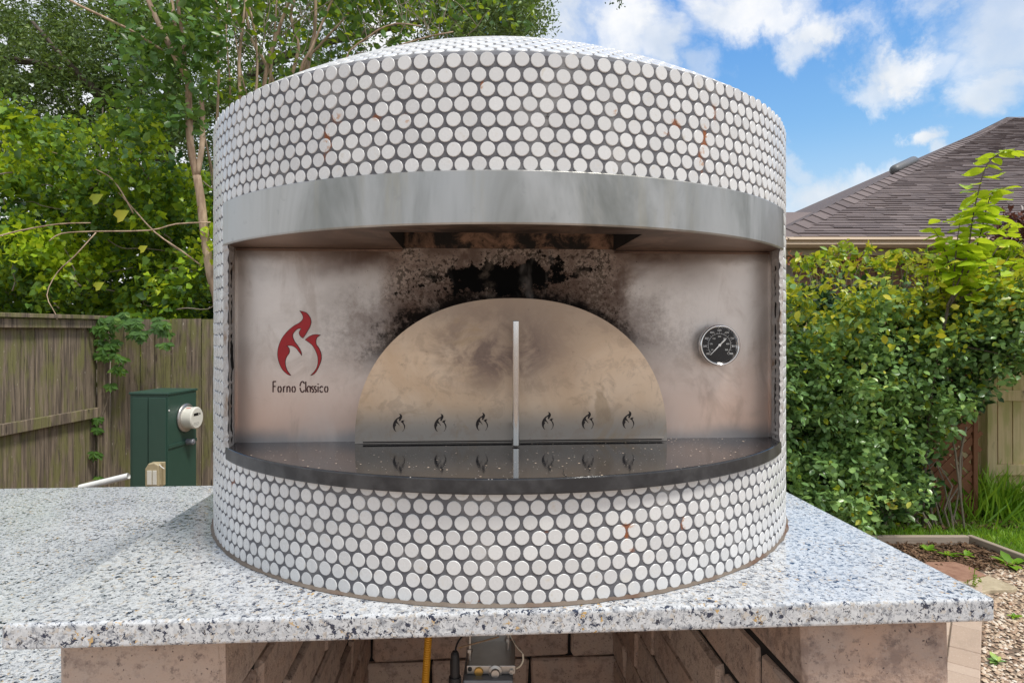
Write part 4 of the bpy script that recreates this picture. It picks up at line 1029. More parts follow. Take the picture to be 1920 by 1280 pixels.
# paved path
pth = bpy.data.objects.new('paved_path', None); col.objects.link(pth); pth['kind'] = 'structure'
angp = math.atan2(.8, .6)
def paver(s0, s1, n0, n1):
    mb = MB(); g_ = .0018; mb.box(s0 + g_, n0 + g_, 0, s1 - g_, n1 - g_, .03 + random.uniform(-.002, .002))
    o = mb.build('paver', 'paver', pth, bevel=.004, segs=1); o.location = (2.285, 3.107, 0); o.rotation_euler = (0, 0, angp)
mb = MB(); mb.box(-.9, .004, 0, 1.45, .44, .022); o = mb.build('joint_sand', 'soil', pth); o.location = (2.285, 3.107, 0); o.rotation_euler = (0, 0, angp)
cuts = [-.75, -.53, -.33, -.23, -.02, .08, .28, .585, .80, 1.0, 1.2, 1.4]
for a_, b2 in zip(cuts[:-1], cuts[1:]): paver(a_, b2, 0, .142)
cuts = [-.8, -.6, -.38, -.16, .05, .20, .42, .64, .86, 1.1, 1.3]
for a_, b2 in zip(cuts[:-1], cuts[1:]): paver(a_, b2, .146, .29)
for a_, b2 in zip(cuts[:-1], cuts[1:]): paver(a_ + .1, b2 + .1, .294, .44)
def slabstone(name, uv, mt, lb, h=.03):
    pts_ = [gnd(*q, z=h) for q in uv]; c_ = sum(pts_, Vector()) / len(pts_); mb = MB(); n_ = len(pts_)
    P_ = [p - Vector((c_.x, c_.y, 0)) for p in pts_]
    mb.add(P_ + [Vector((p.x * 1.01, p.y * 1.01, 0)) for p in P_], [tuple(range(n_)), tuple(range(2 * n_ - 1, n_ - 1, -1))] + [(i, i + n_, (i + 1) % n_ + n_, (i + 1) % n_) for i in range(n_)])
    o = mb.build(name, mt, bevel=.006, segs=2); o.location = (c_.x, c_.y, 0); tag(o, lb, 'flagstone', 'flagstones in the gravel bed')
slabstone('flagstone', [(1725, 1052), (1790, 1052), (1822, 1062), (1849, 1077), (1816, 1085), (1812, 1096), (1770, 1110), (1700, 1080)], 'flag_red', 'rust-red flagstone partly hidden by the granite slab')
slabstone('flagstone', [(1820, 1086), (1852, 1078), (1880, 1088), (1908, 1100), (1898, 1104), (1856, 1105), (1830, 1112), (1800, 1105)], 'flag_tan', 'tan triangular flagstone below the red one')
ge = thing('garden_edging', 'weathered timber edging meeting in a corner between lawn and gravel', 'edging')
bar('timber', ge, (2.2, 5.12, .035), (3.66, 5.12, .035), .045, .07, 'timber_grey', .005)
bar('timber', ge, (3.69, 5.145, .035), (3.92, 3.6, .035), .045, .07, 'timber_grey', .005)

# ------------------------------------------------------------------ counter and its block base
def rel(x, y, z): return Matrix.Translation(OC) @ Matrix.Rotation(YAW, 4, 'Z') @ Vector((x, y, z))
slab = MB(); slab.box(-.60, -.552, -.030, .598, .72, 0)
o = slab.build('granite_countertop', 'granite', bevel=.0045, segs=4, loc=OC, rot=(0, 0, YAW)); tag(o, 'speckled white granite slab that the round oven stands on', 'countertop')
wg = MB(); wg.box(-3.2, -.70, -.21, -.562, .868, -.18)
o = wg.build('side_countertop', 'granite', bevel=.0045, segs=3, loc=OC, rot=(0, 0, YAW)); tag(o, 'lower speckled granite counter stretching to the left edge', 'countertop')

def block_mesh(lx, ly, lz, seed):
    r = random.Random(seed); nx, ny, nz = 3, 3, 2
    import bmesh
    bm = bmesh.new(); bmesh.ops.create_cube(bm, size=1)
    bmesh.ops.scale(bm, vec=(lx, ly, lz), verts=bm.verts)
    bmesh.ops.bevel(bm, geom=bm.edges[:], offset=.007, segments=1, affect='EDGES')
    for v in bm.verts: v.co += Vector((r.uniform(-1, 1), r.uniform(-1, 1), r.uniform(-1, 1))) * .003
    me = bpy.data.meshes.new('block'); bm.to_mesh(me); bm.free(); me.materials.append(MATS['block_stone']); return me
base = thing('block_base', 'tan stone block support walls under the oven counter', 'wall', OC, YAW)
CH = .102; ztop = -.0305
ly = .275; bmA = [block_mesh(.194, ly - .008, CH - .008, k) for k in range(4)]; bmS = [block_mesh(.194, ly / 2 - .008, CH - .008, 9 + k) for k in range(2)]
bmB = [block_mesh(.287, .12, CH - .008, 20 + k) for k in range(3)]
core = MB()
for sx in (-1, 1):
    core.box(sx * .46 - .088, -.515, -1.378, sx * .46 + .088, .70, ztop - .004)
core.box(-.37, .60, -1.378, .37, .70, ztop - .004)
core.build('mortar_core', 'crack_dark', base)
for r_ in range(13):
    zc = ztop - CH * (r_ + .5)
    for sx in (-1, 1):
        y = -.528; k = 0
        if r_ % 2: 
            o = link('block', bmS[k % 2], base, loc=(sx * .46, y + ly / 4, zc), rot=(0, 0, 0)); y += ly / 2
        while y < .70:
            l_ = ly
            o = link('block', bmA[(k + r_) % 4], base, loc=(sx * .46 + random.uniform(-.003, .003), y + l_ / 2, zc), rot=(0, 0, random.uniform(-.008, .008))); y += l_; k += 1
    x = -.36 + (.0 if r_ % 2 else -.12)
    while x < .34:
        l_ = .295; cx = x + l_ / 2
        link('block', bmB[r_ % 3], base, loc=(cx, .64, zc)); x += l_
wb = thing('counter_base', 'plain block support under the lower left counter', 'wall', OC, YAW)
for r_ in range(6):
    for k in range(5): link('block', bmB[k % 3] if False else bmA[k % 4], wb, loc=(-.66 - .5 * k, .5, -.2105 - .2 * (r_ + .5))).scale = (2.5, 1, 1.93)

# drum bead
# ------------------------------------------------------------------ the oven
ov = thing('pizza_oven', 'round white penny-tiled pizza oven with steel face, logo and low domed top', 'oven', OC, YAW)
RO = .5388; A0 = R(52.6); AB = R(54.3)
def arc(r, a): return (r * math.sin(a), -r * math.cos(a))
ZS0, ZS1 = .1394, .1593; ZB0, ZB1 = .4678, .5327; ZR = .6801
mb = MB(); NS = 144
def wallstrip(z0, z1, a0, a1, n_, r0=RO, r1=None):
    r1 = r1 or r0; vv = []
    for i in range(n_ + 1):
        a = a0 + (a1 - a0) * i / n_; vv += [(*arc(r0, a), z0), (*arc(r1, a), z1)]
    mb.add(vv, [(2 * i, 2 * i + 2, 2 * i + 3, 2 * i + 1) for i in range(n_)])
wallstrip(0.0, ZS0 + .01, -math.pi, math.pi, NS)
wallstrip(ZS0, ZB1, A0, 2 * math.pi - A0, 100)
wallstrip(ZB1 - .004, ZR - .006, -math.pi, math.pi, NS)
wallstrip(ZR - .006, ZR, -math.pi, math.pi, NS, RO, RO - .006)
RB = RO - .006; HD = .18; NR = 14
def domez(r): return ZR + HD * (1 - (r / RB) ** 2)
for i in range(NR):
    r0 = RB * (1 - i / NR); r1 = RB * (1 - (i + 1) / NR)
    wallstrip(domez(r0), domez(max(r1, .001)), -math.pi, math.pi, NS, r0, max(r1, .001))
drum = mb.build('drum_shell', 'grout', ov, True)
# ragged mortar beneath band and beside the mouth
r_ = random.Random(3)
for sx in (-1, 1):
    mb = MB(); vv = []; n_ = 60
    for i in range(n_ + 1):
        z = ZS1 + (ZB0 - ZS1) * i / n_
        xo, yo = arc(RO + .001, A0); j = r_.uniform(-.0025, .0025)
        vv += [(sx * .4365, -.2815, z), (sx * (.4325 + j), -.302 + j, z), (sx * (xo + j * .6), yo + r_.uniform(-.002, .002), z), (sx * (xo + .012), yo + .0125, z)]
    ff = []
    for i in range(n_):
        for k in range(3):
            q = (4 * i + k, 4 * i + k + 1, 4 * i + 5 + k, 4 * i + 4 + k); ff.append(q if sx > 0 else q[::-1])
    mb.add(vv, ff); mb.build('mortar_edge', 'mortar', ov)
for sx in (-1, 1):
    mb = MB(); vv = []; n_ = 50; xx = .4315
    for i in range(n_ + 1):
        z = ZS1 + .004 + (ZB0 - ZS1 - .03) * i / n_
        xx += max(-.0006, min(.0006, .4315 - xx)) * .5 + r_.uniform(-.0006, .0006); wd = .0007 + .0006 * abs(math.sin(i * .37)) + (.002 if (sx < 0 and 20 < i < 28) else 0)
        vv += [(sx * (xx - wd), -.3085, z), (sx * (xx + wd), -.3085, z)]
    mb.add(vv, [((2 * i, 2 * i + 1, 2 * i + 3, 2 * i + 2) if sx > 0 else (2 * i + 2, 2 * i + 3, 2 * i + 1, 2 * i)) for i in range(n_)])
    mb.build('mortar_crack', 'crack_dark', ov)
# face plate with folded side flanges
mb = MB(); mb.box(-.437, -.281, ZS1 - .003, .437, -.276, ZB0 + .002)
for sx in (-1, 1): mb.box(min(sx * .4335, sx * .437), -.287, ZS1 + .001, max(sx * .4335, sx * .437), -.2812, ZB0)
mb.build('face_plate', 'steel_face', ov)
mb = MB(); mb.box(-.437, -.2845, ZB0 - .0045, -.173, -.2812, ZB0 - .001); mb.build('seam_lip', 'steel_soffit', ov); mb = MB(); mb.box(.173, -.2845, ZB0 - .0045, .437, -.2812, ZB0 - .001); mb.build('seam_lip', 'steel_soffit', ov)
# soffit with flue slot
SX, SY = .171, -.462
xs = [-.4465 + .893 * i / 48 for i in range(49)]; xs = sorted([x for x in xs if abs(abs(x) - SX) > .004] + [-SX, -SX + 1e-5, SX - 1e-5, SX])
mb = MB(); vv = []
for x in xs:
    yf = -math.sqrt(max((RO + .003) ** 2 - x * x, 0)); yb = SY if abs(x) < SX - 5e-6 else -.2805
    yb = max(yb, yf); vv += [(x, yf, ZB0), (x, yb, ZB0)]
mb.add(vv, [(2 * i + 2, 2 * i, 2 * i + 1, 2 * i + 3) for i in range(len(xs) - 1)]); mb.build('hood_underside', 'steel_soffit', ov)
mb = MB(); h_ = .10
mb.box(-SX, -.2810, ZB0 + .0025, SX, -.2765, ZB0 + h_); mb.build('flue_back', 'throat', ov)
mb = MB(); mb.box(-SX - .004, SY - .004, ZB0 + .001, SX + .004, SY, ZB0 + h_); mb.box(-SX - .004, SY, ZB0 + .001, -SX, -.2815, ZB0 + h_); mb.box(SX, SY, ZB0 + .001, SX + .004, -.2815, ZB0 + h_)
mb.box(-SX - .004, SY - .004, ZB0 + h_, SX + .004, -.276, ZB0 + h_ + .004); mb.build('flue_throat', 'soot_black', ov)
# steel band
mb = MB(); n_ = 72; vv = []; RBn = .5430
for i in range(n_ + 1):
    a = -AB + 2 * AB * i / n_
    vv += [(*arc(RO - .002, a), ZB1), (*arc(RBn - .0015, a), ZB1), (*arc(RBn, a), ZB1 - .0015), (*arc(RBn, a), ZB0 + .001), (*arc(RBn - .001, a), ZB0 - .0012), (*arc(RBn - .004, a), ZB0 - .0012)]
ff = [tuple(range(6))] + [tuple(n_ * 6 + 5 - k for k in range(6))]
for i in range(n_):
    for k in range(5): ff.append((6 * i + k, 6 * i + k + 1, 6 * i + 7 + k, 6 * i + 6 + k))
mb.add(vv, ff); mb.build('steel_band', 'steel_band', ov)
# shelf
mb = MB(); RS = .552; n_ = 96; top = []
aS = R(56.2)
RS = .524; aS = math.asin(.437 / RS); ring = [(RS * math.sin(-aS + 2 * aS * i / n_), -.028 - RS * math.cos(-aS + 2 * aS * i / n_)) for i in range(n_ + 1)]
ring = ring + [(.4365, -.279), (-.4365, -.279)]
m_n = len(ring)
mb.add([(x, y, ZS0) for x, y in ring] + [(x, y, ZS1) for x, y in ring], [tuple(range(m_n - 1, -1, -1)), tuple(range(m_n, 2 * m_n))] + [(i, (i + 1) % m_n, (i + 1) % m_n + m_n, i + m_n) for i in range(m_n)])
mb.build('hearth_shelf', 'shelf_stone', ov, bevel=.0022, segs=3)
mb = MB(); cp = [(.055, -.548), (.052, -.53), (.057, -.505), (.048, -.49), (.040, -.475), (.030, -.468)]
vv = []
for i, (x, y) in enumerate(cp): w2 = .0004 * (1 - i / 7); vv += [(x - w2, y, ZS1 + .0003), (x + w2, y, ZS1 + .0003)]
mb.add(vv, [(2 * i, 2 * i + 1, 2 * i + 3, 2 * i + 2) for i in range(len(cp) - 1)]); mb.build('hairline_crack', 'crack_dark', ov)
# rusty caulk ring at the foot
mb = MB(); vv = []; n_ = 180; rr = random.Random(5)
for i in range(n_):
    a = 2 * math.pi * i / n_; j = rr.uniform(-.0015, .0015)
    vv += [(*arc(RO + .0045 + j, a), .0008), (*arc(RO + .003 + j, a), .0020), (*arc(RO - .001, a), .005)]
ff = []
for i in range(n_):
    i2 = (i + 1) % n_
    for k in range(2): ff.append((3 * i + k, 3 * i2 + k, 3 * i2 + k + 1, 3 * i + k + 1))
mb.add(vv, ff); mb.build('caulk_line', 'caulk', ov, True)

# penny tiles
TR = .00928; NT_ = 162; PZ = .01828; Z0 = .0104
prof = [(TR, -.0004), (TR * .97, .0007), (TR * .92, .0010)]; SEG = 16
tv = []
for (r, z) in prof:
    for k in range(SEG): tv.append((r * math.cos(2 * math.pi * k / SEG), r * math.sin(2 * math.pi * k / SEG), z))
tf4 = [(i * SEG + k, i * SEG + (k + 1) % SEG, (i + 1) * SEG + (k + 1) % SEG, (i + 1) * SEG + k) for i in range(2) for k in range(SEG)]
# drop to one bevel ring plus cap : 46 triangles
tv = np.array([tv[k] for k in range(SEG)] + [tv[2 * SEG + k] for k in range(SEG)]); tfq = [(k, (k + 1) % SEG, SEG + (k + 1) % SEG, SEG + k) for k in range(SEG)]
mt_ = MB(); mt_.add([tuple(p) for p in tv], tfq + [tuple(range(SEG, 2 * SEG))]); tile_me = mt_.mesh('penny_tile', 'tile_white')
tile_me.polygons.foreach_set('use_smooth', [True] * SEG + [False]); 
tiles = []   # (matrix)
rr = random.Random(11)
def tmat(pos, nrm, up):
    z = Vector(nrm).normalized(); x = Vector(up).cross(z).normalized(); y = z.cross(x)
    a1, a2 = rr.gauss(0, .014), rr.gauss(0, .014)
    M = Matrix((x, y, z)).transposed().to_4x4(); M = M @ Matrix.Rotation(a1, 4, 'X') @ Matrix.Rotation(a2, 4, 'Y') @ Matrix.Rotation(rr.uniform(0, .4), 4, 'Z'); M.translation = Vector(pos); return M
for k in range(37):
    z = Z0 + PZ * k
    for i in range(NT_):
        a = 2 * math.pi * (i + .5 * (k % 2)) / NT_ + rr.gauss(0, .0008)
        aa = (a + math.pi) % (2 * math.pi) - math.pi
        if 8 <= k <= 28 and abs(aa) < A0 + R(1.25): continue
        zz = z + rr.gauss(0, .0004); nx, ny = arc(1, aa)
        tiles.append((tmat((nx * (RO + rr.uniform(-.0003, .0004)), ny * RO, zz), (nx, ny, 0), (0, 0, 1)), k))
s_ = .0125; r = RB
row = 0
while r > .02:
    r = RB - .012 - row * .0170
    if r < .03: break
    n_ = int(2 * math.pi * r / .0209); sl_ = -2 * HD * r / RB ** 2
    for i in range(n_):
        a = 2 * math.pi * (i + .5 * (row % 2)) / n_
        nx, ny = arc(1, a); nrm = Vector((nx * -sl_, ny * -sl_, 1))
        tiles.append((tmat((nx * r, ny * r, domez(r)), nrm, (ny, -nx, 0)), 99))
    row += 1
camL = (Matrix.Translation(OC) @ Matrix.Rotation(YAW, 4, 'Z')).inverted() @ Vector((0, 0, CAMZ))
def app(M):
    d_ = camL - M.translation; return (M.to_3x3() @ Vector((0, 0, 1))).dot(d_.normalized()) / d_.length_squared
sc_ = [(app(M) if kk != 7 else app(M) * .3) for M, kk in tiles]
ordr = sorted(range(len(tiles)), key=lambda i: -sc_[i]); top = set(ordr[:298])
VV = []; FQ = []; FN = []; c_ = 0
tvh = np.hstack([tv, np.ones((len(tv), 1))])
for i, (M, kk) in enumerate(tiles):
    if i in top:
        o = link('penny_tile', tile_me, ov); o.matrix_local = M
    else:
        VV.append((tvh @ np.array(M).T)[:, :3]); c_ += 1
VV = np.concatenate(VV); offs = (np.arange(c_) * 2 * SEG)
Q = (np.array(tfq)[None] + offs[:, None, None]).reshape(-1, 4)
capf = [(SEG + k, SEG + k + 1, SEG + 14 - k + 0, SEG + 15 - k) for k in range(7)]
Cq = (np.array(capf)[None] + offs[:, None, None]).reshape(-1, 4)
me = np_mesh('penny_tiles', VV, np.concatenate([Q, Cq]), 'tile_white')
me.polygons.foreach_set('use_smooth', np.array([True] * len(Q) + [False] * len(Cq)))
o = link('penny_tiles', me, ov); o['kind'] = 'stuff'

# ---- logo on the face
def onface(u, v, ypl):
    """oven coordinates where the photo ray meets the plane y = ypl of the oven"""
    c0 = camL; d0 = Matrix.Rotation(-YAW, 3, 'Z') @ Vector(((u - 960) / 1195, 1, (618.5 - v) / 1195))
    s2 = (ypl - c0.y) / d0.y; q = c0 + d0 * s2; return (q.x, q.z)
flA = [(525, 145), (600, 165), (645, 215), (662, 270), (650, 330), (620, 385), (590, 435), (565, 472), (535, 450), (520, 420), (522, 395), (545, 352), (500, 360), (462, 395), (442, 430), (445, 470), (470, 520), (510, 575), (540, 630), (550, 680), (520, 640), (480, 590), (430, 562), (370, 562), (400, 600), (398, 650), (370, 690), (352, 740), (355, 800), (375, 860), (420, 920), (380, 905), (320, 850), (280, 770), (260, 680), (270, 580), (310, 480), (370, 400), (450, 330), (520, 290), (560, 250), (565, 210), (545, 170)]
flB = [(590, 490), (650, 445), (710, 428), (775, 435), (735, 460), (720, 500), (725, 550), (760, 600), (785, 680), (775, 760), (730, 860), (690, 905), (655, 920), (710, 860), (740, 790), (742, 700), (715, 620), (670, 550)]
SHARP = {(525, 145), (565, 472), (545, 352), (550, 680), (370, 562), (420, 920), (590, 490), (775, 435), (655, 920)}
def smooth_poly(pl, k=3):
    out = []; n_ = len(pl)
    for i in range(n_):
        p1 = Vector(pl[i]); p2 = Vector(pl[(i + 1) % n_]); p0 = Vector(pl[i - 1]) if pl[i] not in SHARP else p1; p3 = Vector(pl[(i + 2) % n_]) if pl[(i + 1) % n_] not in SHARP else p2
        for j in range(k):
            s2 = j / k; out.append(.5 * ((2 * p1) + (p2 - p0) * s2 + (2 * p0 - 5 * p1 + 4 * p2 - p3) * s2 * s2 + (3 * p1 - p0 - 3 * p2 + p3) * s2 ** 3))
    return out
def flame(mb, fn, y0, y1):
    for pl in (flA, flB):
        pts_ = [fn(p.x, p.y) for p in smooth_poly(pl)]; mb.prism(pts_, y0, y1)
FP = -.2812
mb = MB(); flame(mb, lambda x, y: onface(480 + x / 6.4, 560 + y / 6.4, FP), FP - .0006, FP + .002)
logo = mb.build('flame_logo', 'logo_red', ov)
mb = MB()
sp_ = []
for pl in (flA, flB):
    q = smooth_poly(pl); q3 = [Vector((onface(480 + p.x / 6.4, 560 + p.y / 6.4, FP)[0], FP - .0004, onface(480 + p.x / 6.4, 560 + p.y / 6.4, FP)[1])) for p in q]
    mb.tube(q3 + [q3[0]], .0005, 4, caps=False)
mb.build('logo_outline', 'logo_brown', ov)
# lettering: Forno Classico, drawn as strokes
def arcp(cx, cy, rx, ry, a0, a1, n_=12): return [(cx + rx * math.cos(R(a0 + (a1 - a0) * i / n_)), cy - ry * math.sin(R(a0 + (a1 - a0) * i / n_))) for i in range(n_ + 1)]
BL, XH, CT = 1120, 1050, 992
def o_(cx, rx=19): return [arcp(cx, (BL + XH) / 2, rx, (BL - XH) / 2, 100, 258), arcp(cx, (BL + XH) / 2, rx, (BL - XH) / 2, -78, 80)]
strokes = [[(205, BL), (205, CT)], [(205, CT), (242, CT)], [(205, 1050), (236, 1050)]]
strokes += o_(283) + [[(330, BL), (330, XH)], arcp(347, 1075, 15, 24, 150, 70), [(372, BL), (372, XH)], arcp(390, 1078, 17, 27, 165, 0) + [(407, BL)]] + o_(452)
strokes += [arcp(557, (BL + CT) / 2, 28, (BL - CT) / 2, 35, 172), arcp(557, (BL + CT) / 2, 28, (BL - CT) / 2, 188, 325), [(597, BL), (597, CT)]]
strokes += [arcp(632, (BL + XH) / 2, 18, 35, 95, 262), [(652, BL), (652, 1046)], arcp(632, 1074, 19, 26, 100, 20)]
for cx in (680, 713): strokes += [arcp(cx, 1067, 12, 17, 40, 200, 8) + [(cx - 2, 1082), (cx + 10, 1095)] + arcp(cx - 1, 1103, 12, 17, 20, -130, 8)]
strokes += [[(745, BL), (745, XH)], [(745, 1030), (745, 1016)], arcp(785, (BL + XH) / 2, 19, 35, 40, 168), arcp(785, (BL + XH) / 2, 19, 35, 192, 320)] + o_(843)
mb = MB()
for i, s2 in enumerate(strokes):
    w2 = 7.4; L_, R_ = [], []
    for j, p in enumerate(s2):
        a = Vector(s2[max(j - 1, 0)]); b2 = Vector(s2[min(j + 1, len(s2) - 1)]); tt = (b2 - a).normalized(); nn_ = Vector((-tt.y, tt.x)) * w2
        L_.append(Vector(p) + nn_); R_.append(Vector(p) - nn_)
    yy_ = FP - .0004 - .00003 * (i % 4)
    vv = []
    for a, b2 in zip(L_, R_):
        for q in (a, b2): x_, z_ = onface(480 + q.x / 6.4, 560 + q.y / 6.4, FP); vv.append((x_, yy_, z_))
    n_ = len(s2); vv += [(x_, FP + .001, z_) for x_, y_, z_ in vv]
    ff = []
    for j in range(n_ - 1):
        ff.append((2 * j, 2 * j + 1, 2 * j + 3, 2 * j + 2)); o2 = 2 * n_
        ff += [(2 * j, 2 * j + 2, o2 + 2 * j + 2, o2 + 2 * j), (2 * j + 1, o2 + 2 * j + 1, o2 + 2 * j + 3, 2 * j + 3)]
    mb.add(vv, ff)
mb.build('lettering', 'logo_brown', ov)

# ---- thermometer
gx, gz = onface(1350, 647, FP - .022); GR = .0335
gm = Matrix.Translation((gx, FP, gz)) @ Matrix.Rotation(R(90), 4, 'X')
mb = MB(); mb.lathe([(GR * .90, 0), (GR * .90, .014), (GR, .015), (GR * 1.01, .019), (GR * .985, .0235), (GR * .93, .0245), (GR * .90, .0235), (GR * .86, .0205), (GR * .84, .019)], 56, gm)
gg = mb.build('gauge', 'chrome', ov, True)
mb = MB(); mb.lathe([(GR * .845, .0190), (GR * .845, .0194)], 56, gm); mb.build('dial', 'dial_black', gg)
def gp(r, a, h): return gm @ Vector((r * math.cos(R(a)), r * math.sin(R(a)), h))
mb = MB(); q = [gp(GR * .56, a, .0197) for a in range(-48, 229, 6)]
for i in range(len(q) - 1):
    mb.tube([q[i], q[i + 1]], .00022, 4, False)
for k in range(25):
    a = -45 + k * 270 / 24; L = .07 if k % 2 else .12; mb.tube([gp(GR * .56, a, .0197), gp(GR * (.56 + L), a, .0197)], .00016, 4, False)
mb.build('scale_marks', 'needle_white', gg)
def text_mesh(s2, size):
    cu = bpy.data.curves.new('txt', 'FONT'); cu.body = s2; cu.size = size; cu.align_x = 'CENTER'; cu.align_y = 'CENTER'; cu.resolution_u = 2
    ob = bpy.data.objects.new('txt', cu); col.objects.link(ob); dg = bpy.context.evaluated_depsgraph_get(); me = bpy.data.meshes.new_from_object(ob.evaluated_get(dg)); bpy.data.objects.remove(ob); bpy.data.curves.remove(cu); return me
for ring_, vals, rad, sz in (('F', ['100', '200', '300', '400', '500', '600', '700', '800', '900'], .72, .0044), ('C', ['50', '100', '150', '200', '300', '400', '500'], .42, .0036)):
    for k, vl in enumerate(vals):
        a = 225 - 270 * (k + .3) / (len(vals) - .4); me = text_mesh(vl, sz); me.materials.append(MATS['needle_white'])
        o = link('numeral', me, gg); o.matrix_local = Matrix.Translation(gp(GR * rad, a, .0197)) @ Matrix.Rotation(R(90), 4, 'X')
mb = MB()
c1 = gp(0, 0, .0206); tip = gp(GR * .66, 226, .0206); tl = gp(GR * .40, 45, .0206)
pr = (tip - c1).normalized().cross(Vector((0, -1, 0)))
mb.add([c1 + pr * .0011, tip + pr * .0003, tip - pr * .0003, c1 - pr * .0011], [(0, 1, 2, 3)]); mb.tube([c1, c1.lerp(tl, .45), tl], [.0009, .0012, .0013], 8)
mb.lathe([(.0022, .0198), (.0022, .0212), (.0012, .0216)], 16, gm); mb.build('needle', 'needle_white', gg)

# ---- loose door leaning over the mouth
dr = thing('oven_door', 'half-round stained steel oven door with upright rod handle and six flame cutouts', 'oven door', rel(.0045, -.304, ZS1 + .0005), YAW)
n_ = 72; a_d, b_d = .2485, .2285; pl = []
for i in range(n_ + 1):
    th = math.pi * i / n_; cx, sx = math.cos(th), math.sin(th)
    pl.append((a_d * math.copysign(abs(cx) ** (2 / 2.22), cx), .004 + (b_d - .004) * abs(sx) ** (2 / 2.22)))
pl = [(a_d, 0.0)] + pl + [(-a_d, 0.0)]
mb = MB(); mb.prism(pl, -.0012, .0012); mb.build('door_panel', 'steel_door', dr)
mb = MB(); mb.box(-.236, -.004, .0035, .243, -.0013, .0048); mb.build('bottom_flange', 'steel_door', dr)
mb = MB(); mb.box(-.236, -.0016, .0012, .240, -.0011, .0042); mb.build('bottom_gap', 'cut_dark', dr)
drM = (Matrix.Translation(Vector(dr.location)) @ Matrix.Rotation(YAW, 4, 'Z')).inverted()
camD = drM @ Vector((0, 0, CAMZ))
def ondoor(u, v, ypl=0):
    d0 = Matrix.Rotation(-YAW, 3, 'Z') @ Vector(((u - 960) / 1195, 1, (618.5 - v) / 1195)); s2 = (ypl - camD.y) / d0.y; q = camD + d0 * s2; return (q.x, q.z)
hx, _ = ondoor(967, 720, -.035); ht = ondoor(967, 601, -.035)[1]
mb = MB(); mb.lathe([(.0048, .001), (.0055, .002), (.0055, ht - .001), (.0045, ht)], 24, Matrix.Translation((hx, -.038, 0))); mb.build('handle', 'chrome', dr, False)
mb = MB(); mb.tube([(hx, -.036, .03), (hx, -.001, .03)], .004, 12); mb.tube([(hx, -.036, ht - .03), (hx, -.001, ht - .03)], .004, 12); mb.build('handle_bracket', 'steel_plain', dr)
for (u, v) in ((748, 792), (825.5, 792), (903.5, 790), (1027, 788.5), (1102, 787.5), (1178, 786.5)):
    x_, z_ = ondoor(u, v, -.0013); k_ = .0283 / (920 - 145)
    mb = MB(); flame(mb, lambda px, py: ((px - 522) * k_, (532 - py) * k_), -.0016, -.0008)
    o = mb.build('flame_cutout', 'cut_dark', dr); o.location = (x_, 0, z_)

# ------------------------------------------------------------------ gas fittings under the counter
gc = thing('gas_valve_unit', 'zinc gas control box with knobs hanging under the granite', 'gas valve', (-.038, 1.15, 1.0))
mb = MB(); mb.box(-.044, 0, .100, .044, .095, .115); mb.build('bracket', 'zinc', gc, bevel=.001)
mb = MB(); mb.box(-.050, -.018, -.05, .040, .09, .0985); mb.build('housing', 'grey_box', gc, bevel=.003)
mb = MB(); mb.box(-.046, .090, .115, .036, .095, .344); mb.build('hanger_plate', 'zinc', gc)
for x_, y_ in ((-.040, .02), (.030, .06)):
    mb = MB(); mb.tube([(x_, y_, .115), (x_, y_, .19)], .0035, 8); mb.lathe([(.006, 0), (.006, .006)], 6, Matrix.Translation((x_, y_, .13))); mb.build('bolt', 'zinc', gc)
fm = lambda x_, z_: Matrix.Translation((x_, 0, z_)) @ Matrix.Rotation(R(90), 4, 'X')
mb = MB(); mb.lathe([(.0082, 0), (.0082, .002), (.0075, .003)], 24, fm(-.022, .1045)); mb.build('knob', 'brass', gc)
mb = MB(); mb.lathe([(.0125, 0), (.0125, .003), (.008, .0045), (.007, .009)], 28, fm(.008, .1045)); mb.build('knob', 'zinc', gc)
mb = MB(); mb.lathe([(.0045, 0), (.0045, .004)], 6, fm(.037, .105)); mb.build('screw', 'zinc', gc)
mb = MB(); mb.lathe([(.004, 0), (.004, .0008)], 14, fm(-.038, .109)); mb.build('hole', 'rubber_black', gc)
mb = MB(); mb.box(.000, .03, .20, .013, .032, .214); mb.build('copper_tag', 'brass', gc)
wv = thing('sensor_wire', 'thin cream wire looping down to the gas box', 'wire', at(968, 1252, 1.13)); wo = Vector(wv.location)
mb = MB(); mb.tube([p - wo for p in smooth([at(955, 1185, 1.15), at(966, 1208, 1.13), at(980, 1224, 1.12)])], .0008, 6); mb.build('lead', 'wire_cream', wv)
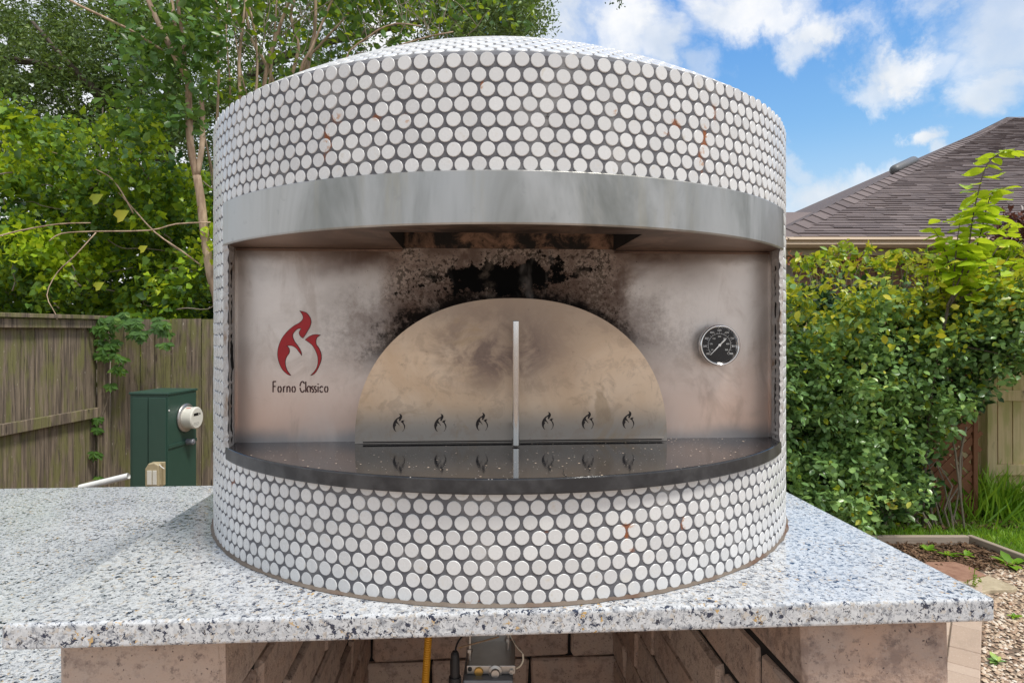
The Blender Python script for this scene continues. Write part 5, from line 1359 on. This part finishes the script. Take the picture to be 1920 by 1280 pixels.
mb = MB(); mb.tube([p - wo for p in smooth([at(980, 1224, 1.12), at(981, 1236, 1.12), at(976, 1247, 1.12), at(968, 1252, 1.13)])], .0016, 8); mb.build('sleeve', 'wire_cream', wv)
ig = thing('igniter_rod', 'dull metal rod slanting above the gas box', 'rod', at(900, 1205, 1.14)); go = Vector(ig.location)
mb = MB(); mb.tube([at(866, 1212, 1.12) - go, at(935, 1193, 1.16) - go], .0014, 8); mb.build('rod', 'rust_screw', ig); mb = MB(); mb.tube([at(866, 1212, 1.12) - go, at(860, 1214, 1.12) - go], .0006, 6); mb.build('tip', 'brass', ig)
pk = thing('power_plug', 'black inline cable connector hanging left of the gas box', 'connector', at(853, 1250, 1.12)); po = Vector(pk.location)
mb = MB(); mb.lathe([(.0045, .028), (.007, .024), (.0085, .010), (.0085, -.018)], 20); mb.build('plug', 'rubber_black', pk, False)
mb = MB(); mb.lathe([(.0105, -.016), (.0112, -.020), (.0112, -.085), (.009, -.09)], 20); mb.build('socket', 'rubber_black', pk)
mb = MB(); mb.tube([p - po for p in smooth([at(853, 1224, 1.12), at(857, 1206, 1.13), at(868, 1190, 1.15)])], .0016, 8); mb.build('cable', 'rubber_black', pk)
hs2 = thing('gas_hose', 'orange-yellow corrugated gas hose hanging from the counter', 'hose', at(797, 1290, 1.1)); hh = Vector(hs2.location)
p0 = at(804, 1180, 1.1) - hh; p1 = at(794, 1330, 1.1) - hh; n_ = 140
mb = MB(); mb.tube([p0.lerp(p1, i / n_) for i in range(n_ + 1)], [.0066 if (i // 2) % 2 else .0038 for i in range(n_ + 1)], 14); mb.build('tube', 'hose_yellow', hs2)
wp = thing('white_pipe', 'cut white plastic pipe end sticking up behind the lower counter', 'pipe', at(190, 915, 2.35)); wo = Vector(wp.location)
a_ = at(150, 914, 2.35) - wo; b2 = at(241, 892, 2.35) - wo
mb = MB(); mb.tube([a_, b2], .0115, 20, caps=False); mb.tube([b2, a_], .0095, 20, caps=False); mb.build('pipe_wall', 'paint_white', wp, False)
mb = MB(); mb.tube([a_ + Vector((0, .0, -.03)), a_ + Vector((-.1, 0, -wo.z * .9))], .0115, 12); mb.build('stand_pipe', 'paint_white', wp)
